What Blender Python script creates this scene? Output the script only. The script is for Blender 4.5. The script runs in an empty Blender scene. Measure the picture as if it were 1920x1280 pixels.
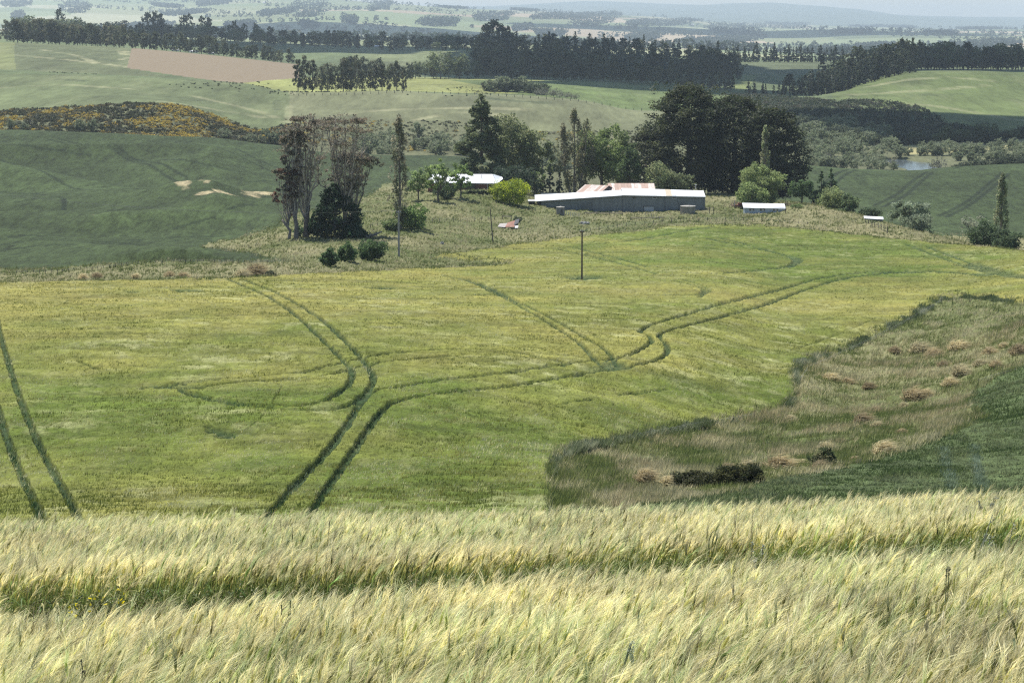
import bpy, math, random
import numpy as np
from mathutils import Vector

# ------------------------------------------------------------------ camera, sky, sun, exposure
SC = bpy.context.scene
F = 4107.0                       # focal length in pixels of a 1920 wide frame
TH = math.radians(8.2)           # camera looks down by this much
cam_d = bpy.data.cameras.new('camera')
cam_d.sensor_width = 36.0
cam_d.lens = F / 1920.0 * 36.0
cam_d.clip_start = 0.5
cam_d.clip_end = 60000
cam = bpy.data.objects.new('camera', cam_d)
SC.collection.objects.link(cam)
cam.location = (0, 0, 0)
cam.rotation_euler = (math.radians(90) - TH, 0, 0)
SC.camera = cam
SUN_EL, SUN_AZ = math.radians(60), math.radians(-32)     # azimuth measured from +Y towards +X
W = bpy.data.worlds.new('World'); SC.world = W; W.use_nodes = True
nt = W.node_tree; nt.nodes.clear()
sky = nt.nodes.new('ShaderNodeTexSky'); sky.sky_type = 'NISHITA'; sky.sun_disc = False
sky.sun_elevation = SUN_EL; sky.sun_rotation = SUN_AZ
sky.air_density = 1.0; sky.dust_density = .5; sky.ozone_density = 1.5
bg = nt.nodes.new('ShaderNodeBackground'); bg.inputs[1].default_value = 0.10
wo = nt.nodes.new('ShaderNodeOutputWorld')
nt.links.new(sky.outputs[0], bg.inputs[0]); nt.links.new(bg.outputs[0], wo.inputs[0])
sd = bpy.data.lights.new('sun', 'SUN'); sd.energy = 5.0; sd.angle = math.radians(0.5); sd.color = (1, .955, .87)
so = bpy.data.objects.new('sun', sd); SC.collection.objects.link(so)
sunv = Vector((math.sin(SUN_AZ)*math.cos(SUN_EL), math.cos(SUN_AZ)*math.cos(SUN_EL), math.sin(SUN_EL)))
so.rotation_euler = sunv.to_track_quat('Z', 'Y').to_euler()
so.location = (0, 0, 300)
SC.view_settings.view_transform = 'Standard'; SC.view_settings.look = 'None'
SC.view_settings.exposure = 0.45; SC.view_settings.gamma = 1.0; SC.view_settings.use_curve_mapping = False
SC.render.engine = 'CYCLES'
SC.cycles.max_bounces = 6; SC.cycles.diffuse_bounces = 2; SC.cycles.transmission_bounces = 3
SC.cycles.volume_bounces = 0; SC.cycles.glossy_bounces = 2
SC.cycles.use_denoising = False
SC.cycles.use_adaptive_sampling = False
SC.cycles.pixel_filter_type = 'BLACKMAN_HARRIS'; SC.cycles.filter_width = 1.25

rng = np.random.default_rng(7)
random.seed(7)

# ------------------------------------------------------------------ small tools
def tag(o, label=None, cat=None, group=None, kind=None):
    if label: o['label'] = label
    if cat: o['category'] = cat
    if group: o['group'] = group
    if kind: o['kind'] = kind
    return o

def thing(name, label, cat, loc=(0, 0, 0), rz=0, group=None):
    o = bpy.data.objects.new(name, None); SC.collection.objects.link(o)
    o.location = loc; o.rotation_euler = (0, 0, rz)
    o.empty_display_size = 0.5
    return tag(o, label, cat, group)

def mesh_np(name, V, faces, col=None, smooth=False):
    """faces: list of int arrays (n,3) or (n,4)."""
    me = bpy.data.meshes.new(name)
    V = np.asarray(V, dtype=np.float32)
    faces = [f for f in faces if len(f)]
    me.vertices.add(len(V)); me.vertices.foreach_set('co', V.ravel())
    loops = np.concatenate([f.ravel() for f in faces]).astype(np.int32)
    sizes = np.concatenate([np.full(len(f), f.shape[1]) for f in faces]).astype(np.int32)
    starts = np.concatenate([[0], np.cumsum(sizes)[:-1]]).astype(np.int32)
    me.loops.add(len(loops)); me.loops.foreach_set('vertex_index', loops)
    me.polygons.add(len(sizes)); me.polygons.foreach_set('loop_start', starts)
    try: me.polygons.foreach_set('loop_total', sizes)
    except Exception: pass
    me.polygons.foreach_set('use_smooth', np.full(len(sizes), smooth))
    if col is not None:
        a = me.color_attributes.new('Col', 'FLOAT_COLOR', 'POINT')
        c = np.ones((len(V), 4), dtype=np.float32); c[:, :3] = col
        a.data.foreach_set('color', c.ravel())
    me.update(calc_edges=True)
    return me

def obj(name, me, mat=None, parent=None):
    o = bpy.data.objects.new(name, me); SC.collection.objects.link(o)
    if mat is not None: me.materials.append(mat)
    if parent is not None: o.parent = parent
    return o

class MB:
    """collects boxes, tubes and panels into one mesh"""
    def __init__(s): s.V = []; s.F4 = []; s.F3 = []; s.C = []; s.n = 0
    def add(s, V, f4=(), f3=(), c=(1, 1, 1)):
        V = np.asarray(V, float).reshape(-1, 3)
        if len(f4): s.F4.append(np.asarray(f4, int) + s.n)
        if len(f3): s.F3.append(np.asarray(f3, int) + s.n)
        cc = np.empty((len(V), 3)); cc[:] = c
        s.V.append(V); s.C.append(cc); s.n += len(V); return s
    def box(s, x0, x1, y0, y1, z0, z1, c=(1, 1, 1)):
        V = [(x0,y0,z0),(x1,y0,z0),(x1,y1,z0),(x0,y1,z0),(x0,y0,z1),(x1,y0,z1),(x1,y1,z1),(x0,y1,z1)]
        return s.add(V, [(0,3,2,1),(4,5,6,7),(0,1,5,4),(1,2,6,5),(2,3,7,6),(3,0,4,7)], c=c)
    def hexa(s, V8, c=(1, 1, 1)):
        return s.add(V8, [(0,3,2,1),(4,5,6,7),(0,1,5,4),(1,2,6,5),(2,3,7,6),(3,0,4,7)], c=c)
    def tube(s, pts, rad, n=6, c=(1, 1, 1), cap=True):
        pts = np.asarray(pts, float); k = len(pts); rad = np.broadcast_to(rad, (k,))
        d = np.gradient(pts, axis=0); d /= np.linalg.norm(d, axis=1)[:, None] + 1e-9
        up = np.array([0, 0, 1.]) if abs(d[0, 2]) < .9 else np.array([1., 0, 0])
        a = np.cross(d, up); a /= np.linalg.norm(a, axis=1)[:, None] + 1e-9
        b = np.cross(d, a)
        t = np.linspace(0, 2*math.pi, n, endpoint=False)
        ring = pts[:, None] + rad[:, None, None]*(a[:, None]*np.cos(t)[None, :, None] + b[:, None]*np.sin(t)[None, :, None])
        V = ring.reshape(-1, 3)
        i, j = np.meshgrid(np.arange(k-1), np.arange(n), indexing='ij')
        j2 = (j+1) % n
        q = np.stack([i*n+j, i*n+j2, (i+1)*n+j2, (i+1)*n+j], -1).reshape(-1, 4)
        s.add(V, q, c=c)
        if cap and k > 1:
            base = s.n - len(V); top = base + (k-1)*n
            s.F3.append(np.array([(top, top+m, top+m+1) for m in range(1, n-1)]))
        return s
    def build(s, name, mat, parent=None, smooth=False):
        F = ([np.concatenate(s.F4)] if s.F4 else []) + ([np.concatenate(s.F3)] if s.F3 else [])
        me = mesh_np(name, np.concatenate(s.V), F, np.concatenate(s.C), smooth)
        return obj(name, me, mat, parent)

# value noise -------------------------------------------------------
_T = np.random.default_rng(3).random((256, 256))
def vnoise(x, y, sc, seed=0):
    x = np.asarray(x)/sc + seed*17.3; y = np.asarray(y)/sc + seed*31.7
    xi = np.floor(x).astype(int); yi = np.floor(y).astype(int)
    fx = x-xi; fy = y-yi; fx = fx*fx*(3-2*fx); fy = fy*fy*(3-2*fy)
    g = lambda a, b: _T[a & 255, b & 255]
    return ((g(xi, yi)*(1-fx)+g(xi+1, yi)*fx)*(1-fy) + (g(xi, yi+1)*(1-fx)+g(xi+1, yi+1)*fx)*fy)*2-1
def fbm(x, y, sc, seed=0, octv=4, gain=.5):
    r = 0; a = 1; t = 0
    for k in range(octv):
        r = r + a*vnoise(x, y, sc/2**k, seed+k*5); t += a; a *= gain
    return r/t

# ------------------------------------------------------------------ materials
def new_mat(name):
    m = bpy.data.materials.new(name); m.use_nodes = True; m.node_tree.nodes.clear(); return m
def N(m, t, **kw):
    n = m.node_tree.nodes.new(t)
    for k, v in kw.items(): setattr(n, k, v)
    return n
def L(m, a, b): m.node_tree.links.new(a, b)

def ground_mat(name, scales, contrast, tint=None, bump=0.3, bdist=.3, stretch=(1, 1, 1), rough=.95, tintc=.5):
    """surface whose own colour comes from the mesh attribute, broken up by world-space noise"""
    m = new_mat(name)
    at = N(m, 'ShaderNodeAttribute', attribute_name='Col')
    geo = N(m, 'ShaderNodeNewGeometry')
    mp = N(m, 'ShaderNodeMapping'); mp.inputs['Scale'].default_value = stretch
    L(m, geo.outputs['Position'], mp.inputs[0])
    cur = None
    for i, (sc, w) in enumerate(scales):
        n = N(m, 'ShaderNodeTexNoise'); n.inputs['Scale'].default_value = sc
        n.inputs['Detail'].default_value = 5; n.inputs['Roughness'].default_value = .65
        L(m, mp.outputs[0], n.inputs['Vector'])
        mm = N(m, 'ShaderNodeMath', operation='MULTIPLY_ADD')
        mm.inputs[1].default_value = w; L(m, n.outputs['Fac'], mm.inputs[0])
        if cur is None: mm.inputs[2].default_value = -.5*sum(w for _, w in scales)
        else: L(m, cur, mm.inputs[2])
        cur = mm.outputs[0]
    sc_ = N(m, 'ShaderNodeMath', operation='MULTIPLY_ADD'); sc_.inputs[1].default_value = contrast; sc_.inputs[2].default_value = 1.0
    L(m, cur, sc_.inputs[0])
    mx = N(m, 'ShaderNodeMath', operation='MAXIMUM'); mx.inputs[1].default_value = .15; L(m, sc_.outputs[0], mx.inputs[0])
    vm = N(m, 'ShaderNodeVectorMath', operation='SCALE')
    L(m, at.outputs['Color'], vm.inputs[0]); L(m, mx.outputs[0], vm.inputs['Scale'])
    out = vm.outputs[0]
    if tint is not None:
        n = N(m, 'ShaderNodeTexNoise'); n.inputs['Scale'].default_value = scales[0][0]*1.7; n.inputs['Detail'].default_value = 6
        n.inputs['Roughness'].default_value = .7
        L(m, mp.outputs[0], n.inputs['Vector'])
        rp = N(m, 'ShaderNodeValToRGB'); rp.color_ramp.elements[0].position = .52; rp.color_ramp.elements[1].position = .72
        rp.color_ramp.elements[0].color = (0, 0, 0, 1); rp.color_ramp.elements[1].color = (tintc,)*3 + (1,)
        L(m, n.outputs['Fac'], rp.inputs[0])
        mi = N(m, 'ShaderNodeMix', data_type='RGBA'); L(m, rp.outputs[0], mi.inputs[0])
        L(m, out, mi.inputs[6]); mi.inputs[7].default_value = tint + (1,)
        out = mi.outputs[2]
    bs = N(m, 'ShaderNodeBsdfPrincipled'); bs.inputs['Roughness'].default_value = rough
    bs.inputs['Specular IOR Level'].default_value = .15
    L(m, out, bs.inputs['Base Color'])
    if bump:
        b = N(m, 'ShaderNodeBump'); b.inputs['Strength'].default_value = bump; b.inputs['Distance'].default_value = bdist
        L(m, cur, b.inputs['Height']); L(m, b.outputs[0], bs.inputs['Normal'])
    o = N(m, 'ShaderNodeOutputMaterial'); L(m, bs.outputs[0], o.inputs[0])
    return m

def foliage_mat(name='foliage', trans=.3, spec=.2, rough=.6, var=.0):
    m = new_mat(name)
    at = N(m, 'ShaderNodeAttribute', attribute_name='Col')
    bs = N(m, 'ShaderNodeBsdfPrincipled'); bs.inputs['Roughness'].default_value = rough
    bs.inputs['Specular IOR Level'].default_value = spec
    tr = N(m, 'ShaderNodeBsdfTranslucent'); mi = N(m, 'ShaderNodeMixShader'); mi.inputs[0].default_value = trans
    geo = N(m, 'ShaderNodeNewGeometry'); n = N(m, 'ShaderNodeTexNoise'); n.inputs['Scale'].default_value = .6; n.inputs['Detail'].default_value = 3
    L(m, geo.outputs['Position'], n.inputs['Vector'])
    mr = N(m, 'ShaderNodeMapRange'); mr.inputs[3].default_value = .75; mr.inputs[4].default_value = 1.25
    L(m, n.outputs['Fac'], mr.inputs[0])
    vm = N(m, 'ShaderNodeVectorMath', operation='SCALE'); L(m, at.outputs['Color'], vm.inputs[0]); L(m, mr.outputs[0], vm.inputs['Scale'])
    L(m, vm.outputs[0], bs.inputs['Base Color']); L(m, vm.outputs[0], tr.inputs['Color'])
    L(m, bs.outputs[0], mi.inputs[1]); L(m, tr.outputs[0], mi.inputs[2])
    o = N(m, 'ShaderNodeOutputMaterial'); L(m, mi.outputs[0], o.inputs[0])
    return m

def simple_mat(name, scale=2.0, contrast=.35, rough=.7, metal=0.0, spec=.3, stretch=(1, 1, 1), stain=None, bump=.1):
    m = new_mat(name)
    at = N(m, 'ShaderNodeAttribute', attribute_name='Col')
    tc = N(m, 'ShaderNodeTexCoord'); mp = N(m, 'ShaderNodeMapping'); mp.inputs['Scale'].default_value = stretch
    L(m, tc.outputs['Object'], mp.inputs[0])
    n = N(m, 'ShaderNodeTexNoise'); n.inputs['Scale'].default_value = scale; n.inputs['Detail'].default_value = 6; n.inputs['Roughness'].default_value = .65
    L(m, mp.outputs[0], n.inputs['Vector'])
    mr = N(m, 'ShaderNodeMapRange'); mr.inputs[1].default_value = .25; mr.inputs[2].default_value = .75
    mr.inputs[3].default_value = 1-contrast; mr.inputs[4].default_value = 1+contrast*.6
    L(m, n.outputs['Fac'], mr.inputs[0])
    vm = N(m, 'ShaderNodeVectorMath', operation='SCALE'); L(m, at.outputs['Color'], vm.inputs[0]); L(m, mr.outputs[0], vm.inputs['Scale'])
    out = vm.outputs[0]
    if stain:
        colr, lo, hi, ssc, sst = stain
        mp2 = N(m, 'ShaderNodeMapping'); mp2.inputs['Scale'].default_value = sst; L(m, tc.outputs['Object'], mp2.inputs[0])
        n2 = N(m, 'ShaderNodeTexNoise'); n2.inputs['Scale'].default_value = ssc; n2.inputs['Detail'].default_value = 4; L(m, mp2.outputs[0], n2.inputs['Vector'])
        rp = N(m, 'ShaderNodeValToRGB'); rp.color_ramp.elements[0].position = lo; rp.color_ramp.elements[1].position = hi
        L(m, n2.outputs['Fac'], rp.inputs[0])
        mi = N(m, 'ShaderNodeMix', data_type='RGBA'); L(m, rp.outputs[0], mi.inputs[0]); L(m, out, mi.inputs[6]); mi.inputs[7].default_value = colr + (1,)
        out = mi.outputs[2]
    bs = N(m, 'ShaderNodeBsdfPrincipled'); bs.inputs['Roughness'].default_value = rough
    bs.inputs['Metallic'].default_value = metal; bs.inputs['Specular IOR Level'].default_value = spec
    L(m, out, bs.inputs['Base Color'])
    if bump:
        b = N(m, 'ShaderNodeBump'); b.inputs['Strength'].default_value = bump; b.inputs['Distance'].default_value = .05
        L(m, n.outputs['Fac'], b.inputs['Height']); L(m, b.outputs[0], bs.inputs['Normal'])
    o = N(m, 'ShaderNodeOutputMaterial'); L(m, bs.outputs[0], o.inputs[0])
    return m

FOL = foliage_mat('foliage', .48)
CROP = foliage_mat('crop_blades', .38, spec=.35, rough=.45)
BARK = simple_mat('bark', 1.5, .5, .9, stretch=(2, 2, .5), bump=.3)
PAINT = simple_mat('weathered_sheet_metal', 1.2, .22, .5, spec=.4, stretch=(3, 1, .35), bump=.05)
ROOF = simple_mat('pale_roof_sheet', .8, .10, .45, spec=.5, stretch=(3, .3, 1), bump=.05)
RUST = simple_mat('rusty_roof_sheet', 1.5, .3, .8, stretch=(2.5, .25, 1), stain=((.40, .27, .22), .52, .70, 1.1, (2.4, .22, 1)))
CONC = simple_mat('concrete', 1.5, .4, .9, stretch=(2, 2, .4), stain=((.06, .055, .045), .5, .75, 1.2, (2, 2, .3)))
WOOD = simple_mat('weathered_wood', 3, .35, .85, stretch=(1, 1, .3))
GLASS = simple_mat('dark_window_glass', 1, .1, .15, spec=.8)
BRICK = simple_mat('red_brown_cladding', 3, .3, .8, stretch=(2, 2, .3))

# ------------------------------------------------------------------ projection helpers
def s_of_py(py): return -np.tan(TH + np.arctan((np.asarray(py, float)-640)/F))
def a_of(px, s): return (np.asarray(px, float)-960)/F*(math.cos(TH)-s*math.sin(TH))
def proj(X, Y, Z):
    zc = Y*math.cos(TH)-Z*math.sin(TH); yc = Y*math.sin(TH)+Z*math.cos(TH)
    return 960+F*X/zc, 640-F*yc/zc

# ------------------------------------------------------------------ terrain: feature lines from near to far
# each line: [(px, py or ('z', height), depth)]
LN = []
def line(*p): LN.append(p)
zt = lambda d: -1.11-.1824*d-.85            # ground under the near barley
def zl(d, dz=0): return [(-1500, ('z', zt(d)+dz-.5), d), (0, ('z', zt(d)+dz-.12), d), (960, ('z', zt(d)+dz), d), (1920, ('z', zt(d)+dz+.26*min(1, d/25)), d), (3500, ('z', zt(d)+dz+.6), d)]
line(*zl(1.0)); line(*zl(9.0)); line(*zl(20.0)); line(*zl(30.0, -.15))
line((960, 1085, 48)); line((0, 1060, 85), (1920, 1060, 85))
line((0, 985, 108), (1030, 975, 108), (1920, 970, 106))
line((0, 930, 122), (1030, 925, 124), (1440, 905, 126), (1920, 880, 128))
line((0, 800, 152), (700, 800, 152), (1030, 812, 156), (1400, 815, 172), (1700, 800, 165), (1920, 760, 160))
line((0, 690, 188), (700, 690, 190), (1250, 690, 200), (1480, 700, 212), (1620, 745, 205), (1760, 715, 208), (1920, 668, 205))
line((0, 600, 238), (700, 600, 240), (1300, 600, 255), (1500, 605, 270), (1720, 600, 268), (1920, 600, 250))
line((0, 537, 300), (430, 528, 312), (600, 517, 330), (820, 484, 400), (1000, 457, 450), (1200, 433, 490), (1350, 421, 505), (1500, 434, 480), (1650, 449, 455), (1800, 464, 430), (1920, 476, 405))
line((0, 520, 335), (300, 512, 340), (500, 500, 355), (640, 480, 385), (820, 455, 430), (1000, 425, 495), (1200, 414, 525), (1350, 410, 528), (1500, 415, 510), (1650, 425, 490), (1800, 452, 455), (1920, 474, 425))
line((0, 507, 365), (300, 492, 375), (430, 490, 385), (500, 470, 405), (600, 450, 430), (700, 438, 450), (800, 420, 480), (1000, 399, 540), (1200, 398, 560), (1320, 396, 560), (1430, 402, 548), (1500, 388, 558), (1620, 410, 530), (1780, 455, 490), (1920, 478, 460))
line((0, 440, 480), (300, 432, 480), (420, 440, 480), (560, 410, 500), (760, 378, 545), (900, 358, 575), (1000, 362, 610), (1180, 366, 640), (1350, 362, 640), (1480, 376, 610), (1600, 412, 575), (1780, 462, 535), (1920, 482, 500))
line((0, 375, 570), (300, 385, 560), (400, 392, 545), (520, 375, 590), (640, 355, 640), (780, 340, 680), (900, 352, 680), (1000, 380, 690), (1300, 400, 700), (1480, 395, 680), (1600, 400, 650), (1780, 425, 620), (1920, 434, 610))
line((0, 320, 690), (200, 325, 690), (400, 345, 660), (520, 345, 680), (700, 325, 740), (850, 318, 770), (1000, 350, 780), (1300, 365, 780), (1480, 350, 760), (1700, 355, 740), (1920, 355, 740))
line((0, 246, 850), (200, 252, 850), (400, 262, 850), (520, 272, 850), (620, 286, 855), (850, 292, 870), (1000, 322, 870), (1300, 335, 870), (1480, 308, 850), (1600, 316, 850), (1700, 318, 850), (1800, 311, 850), (1920, 306, 850))
line((0, 250, 885), (400, 264, 885), (620, 288, 890), (850, 294, 900), (1000, 322, 900), (1300, 332, 905), (1500, 313, 890), (1700, 322, 890), (1920, 312, 890))
line((0, 225, 925), (160, 222, 925), (300, 222, 925), (420, 240, 925), (480, 252, 925), (560, 256, 935), (700, 262, 950), (850, 262, 960), (1000, 285, 970), (1200, 285, 970), (1500, 285, 980), (1700, 303, 980), (1920, 288, 980))
line((0, 208, 960), (160, 199, 965), (270, 193, 965), (360, 205, 960), (430, 232, 955), (480, 243, 960), (560, 236, 980), (700, 232, 1000), (850, 228, 1010), (1000, 243, 1020), (1200, 247, 1030), (1500, 250, 1080), (1700, 272, 1080), (1920, 266, 1070))
line((0, 168, 1090), (200, 170, 1080), (400, 188, 1070), (540, 200, 1070), (700, 195, 1080), (900, 196, 1080), (1080, 206, 1090), (1215, 225, 1100), (1500, 212, 1180), (1620, 222, 1180), (1760, 235, 1160), (1920, 245, 1140))
line((0, 130, 1260), (300, 146, 1220), (450, 156, 1190), (550, 174, 1150), (760, 171, 1150), (900, 176, 1150), (1080, 188, 1150), (1215, 208, 1160), (1350, 200, 1250), (1500, 193, 1280), (1620, 190, 1290), (1760, 195, 1290), (1920, 205, 1270))
line((0, 133, 1310), (300, 148, 1280), (450, 157, 1240), (550, 175, 1200), (760, 174, 1200), (900, 178, 1210), (1080, 191, 1200), (1215, 205, 1230), (1350, 190, 1330), (1500, 184, 1370), (1620, 166, 1400), (1760, 160, 1400), (1920, 170, 1400))
line((0, 104, 1500), (245, 112, 1480), (400, 128, 1440), (545, 150, 1380), (650, 158, 1360), (765, 160, 1350), (900, 160, 1350), (1000, 163, 1350), (1200, 178, 1360), (1370, 178, 1420), (1550, 180, 1440), (1620, 158, 1460), (1720, 137, 1500), (1820, 133, 1520), (1920, 141, 1500))
line((0, 79, 1750), (245, 91, 1720), (400, 104, 1690), (545, 121, 1650), (650, 138, 1600), (765, 147, 1560), (900, 148, 1550), (1000, 150, 1550), (1200, 155, 1550), (1370, 165, 1560), (1550, 168, 1570), (1620, 150, 1620), (1720, 132, 1680), (1920, 134, 1680))
line((0, 78, 2000), (245, 90, 2000), (545, 112, 2000), (765, 118, 1980), (960, 122, 1900), (1200, 140, 1900), (1400, 138, 1900), (1560, 140, 1900), (1720, 131, 1950), (1920, 131, 1950))
line((0, 66, 2500), (400, 78, 2500), (600, 88, 2450), (760, 92, 2450), (960, 96, 2400), (1200, 104, 2400), (1400, 116, 2400), (1600, 116, 2400), (1920, 122, 2400))
line((0, 62, 2800), (400, 76, 2800), (600, 84, 2800), (960, 92, 2800), (1400, 112, 2800), (1920, 116, 2800))
line((0, 72, 3300), (400, 84, 3300), (800, 94, 3300), (1200, 103, 3300), (1920, 113, 3300))
line((0, 52, 6500), (600, 66, 6500), (900, 74, 6500), (1200, 86, 6500), (1920, 92, 6500))
line((0, 27, 10000), (400, 30, 10000), (700, 38, 10000), (1000, 56, 10000), (1400, 70, 10000), (1920, 74, 10000))
line((0, 3, 14500), (300, 3, 14500), (600, 3, 14500), (760, 7, 14500), (900, 17, 14500), (1000, 22, 14500), (1200, 32, 14500), (1400, 48, 14500), (1700, 54, 14500), (1920, 54, 14500))
line((0, 12, 18000), (700, 16, 18000), (1000, 32, 18000), (1920, 62, 18000))
line((0, 6, 28000), (700, 12, 28000), (860, 16, 28000), (1000, 9, 28000), (1100, 5, 28000), (1250, 8, 28000), (1340, 12, 28000), (1480, 11, 28000), (1600, 14, 28000), (1700, 24, 28000), (1800, 30, 28000), (1920, 33, 28000))
line((0, 60, 36000), (1920, 60, 36000))

def pchip_m(x, y):
    h = np.diff(x, axis=0); d = np.diff(y, axis=0)/h
    m = np.zeros_like(y)
    same = d[:-1]*d[1:] > 0
    w1 = 2*h[1:]+h[:-1]; w2 = h[1:]+2*h[:-1]
    with np.errstate(divide='ignore', invalid='ignore'):
        hm = (w1+w2)/(w1/d[:-1]+w2/d[1:])
    m[1:-1] = np.where(same, hm, 0); m[0] = d[0]; m[-1] = d[-1]
    return m
def pchip(xk, yk, x):
    xk = np.asarray(xk, float); yk = np.asarray(yk, float)
    if len(xk) == 1: return np.full(np.shape(x), yk[0])
    if len(xk) == 2: return np.interp(x, xk, yk)
    m = pchip_m(xk, yk); x = np.clip(x, xk[0], xk[-1])
    i = np.clip(np.searchsorted(xk, x, side='right')-1, 0, len(xk)-2)
    h = xk[i+1]-xk[i]; u = (x-xk[i])/h
    return ((1+2*u)*(1-u)**2)*yk[i]+u*(1-u)**2*h*m[i]+u*u*(3-2*u)*yk[i+1]+u*u*(u-1)*h*m[i+1]

STEP = 1.75
inner = np.arange(-70, 1992, STEP)
outr = 1992+np.cumsum(4*1.12**np.arange(46)); outr = outr[outr < 5200]
colpx = np.concatenate([(-70-(outr-1992))[::-1], inner, outr])
A = a_of(colpx, -.12)
NC = len(A)
sK = []; dK = []
for l in LN:
    aa = []; ss = []; dd = []
    for px, py, d in l:
        s = py[1]/d if isinstance(py, tuple) else float(s_of_py(py))
        aa.append(float(a_of(px, s))); ss.append(s); dd.append(d)
    sK.append(pchip(aa, ss, A)); dK.append(pchip(aa, dd, A))
sK = np.array(sK); dK = np.array(dK)
for k in range(1, len(dK)): dK[k] = np.maximum(dK[k], dK[k-1]*1.012)
LD = np.log(dK); M = pchip_m(LD, sK)
rowsY = []; rowsS = []
for k in range(len(LN)-1):
    pyd = np.abs(np.diff(F*sK[k:k+2][:, 200:-200], axis=0)).max()
    n = int(max(6, pyd/(1.5 if 5 <= k <= 14 else 1.3))) if k > 4 else 14
    if k > 30: n = max(n, 24)
    u = (np.arange(n)/n)[:, None]
    h = LD[k+1]-LD[k]
    S = ((1+2*u)*(1-u)**2)*sK[k]+u*(1-u)**2*h*M[k]+u*u*(3-2*u)*sK[k+1]+u*u*(u-1)*h*M[k+1]
    rowsS.append(S); rowsY.append(np.exp(LD[k]+u*h))
rowsS.append(sK[-1:]); rowsY.append(np.exp(LD[-1:]))
S = np.concatenate(rowsS); Yg = np.concatenate(rowsY); Xg = A[None, :]*Yg
Zg = S*Yg
# natural unevenness of the ground, growing with the distance
amp = np.interp(np.log(Yg), np.log([1, 30, 110, 300, 600, 900, 1500, 2500, 3400, 6500, 14500, 18000, 36000]),
                [0.02, .03, .35, .8, .7, .9, 1.6, 1.5, 6, 42, 55, 40, 80])
wl = [(9, 0), (28, 1), (90, 2), (300, 3), (900, 4)]
nz = fbm(Xg, Yg*.6, 14, 1)*(Yg < 200) + fbm(Xg, Yg*.5, 60, 2)*((Yg >= 110) & (Yg < 1400))
far = np.clip((Yg-3100)/1200, 0, 1)
nz = nz+1.6*fbm(Xg, Yg, 17, 6, 3)*np.clip((Yg-135)/25, 0, 1)*np.clip((270-Yg)/30, 0, 1)*np.clip((Xg-14)/14, 0, 1)
nz = nz*(Yg < 1400)*np.clip((1400-Yg)/200, 0, 1)*np.clip((Yg-100)/40, 0, 1) + fbm(Xg, Yg*.5, 1600, 4, 4, .45)*far
Zg = Zg + nz*amp
NR = len(Yg)
RIVER_Z = -60.9      # the river bed is let into the flats
_px, _py = proj(Xg, Yg, Zg)
bank = np.clip(1.3-np.abs(_px-(1735+(Yg-930)*-.75+8*np.sin(Yg/9)))/(34+6*np.sin(Yg/5)), 0, 1)*np.clip((Yg-895)/12, 0, 1)*np.clip((1010-Yg)/12, 0, 1)
Zg = Zg*(1-np.clip(bank*3, 0, 1))+np.minimum(Zg, RIVER_Z-.8)*np.clip(bank*3, 0, 1)
PX, PY = proj(Xg, Yg, Zg)
print('terrain grid', NR, NC)

def in_poly(px, py, poly):
    poly = np.asarray(poly, float); r = np.zeros(px.shape, bool)
    x0, y0 = poly.min(0); x1, y1 = poly.max(0)
    m = (px >= x0) & (px <= x1) & (py >= y0) & (py <= y1)
    X_ = px[m]; Y_ = py[m]; c = np.zeros(X_.shape, bool)
    n = len(poly)
    for i in range(n):
        xa, ya = poly[i]; xb, yb = poly[(i+1) % n]
        if ya == yb: continue
        t = ((ya > Y_) != (yb > Y_)) & (X_ < (xb-xa)*(Y_-ya)/(yb-ya)+xa)
        c ^= t
    r[m] = c
    return r

# ---- query: where does the ray through a pixel meet the ground (nearest hit past dmin)?
def colat(a): return float(np.interp(a, A, np.arange(NC)))
def gz(X, Y):
    c = colat(X/Y); c0 = min(int(c), NC-2); f = c-c0
    z0 = np.interp(Y, Yg[:, c0], Zg[:, c0]); z1 = np.interp(Y, Yg[:, c0+1], Zg[:, c0+1])
    return float(z0*(1-f)+z1*f)
def hit(px, py, dmin=100, dmax=1e9):
    s = float(s_of_py(py)); a = float(a_of(px, s)); c = int(round(colat(a)))
    sc_ = Zg[:, c]/Yg[:, c]; y = Yg[:, c]
    idx = np.nonzero((y > dmin) & (y < dmax) & (sc_ >= s))[0]
    if len(idx) == 0:
        ok = np.nonzero((y > dmin) & (y < dmax))[0]; i = ok[np.argmax(sc_[ok])]; Y = y[i]
    else:
        i = idx[0]
        if i > 0 and y[i-1] > dmin and sc_[i] != sc_[i-1]:
            t = (s-sc_[i-1])/(sc_[i]-sc_[i-1]); Y = y[i-1]+np.clip(t, 0, 1)*(y[i]-y[i-1])
        else: Y = y[i]
    X = a*Y
    return Vector((X, float(Y), gz(X, float(Y))))
def at(px, d):
    a = float(a_of(px, -.1)); z = gz(a*d, d); a = float(a_of(px, z/d)); return Vector((a*d, d, gz(a*d, d)))
def ppm(p):      # photo pixels per metre at a point
    return F/(p[1]*math.cos(TH)-p[2]*math.sin(TH))

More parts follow.
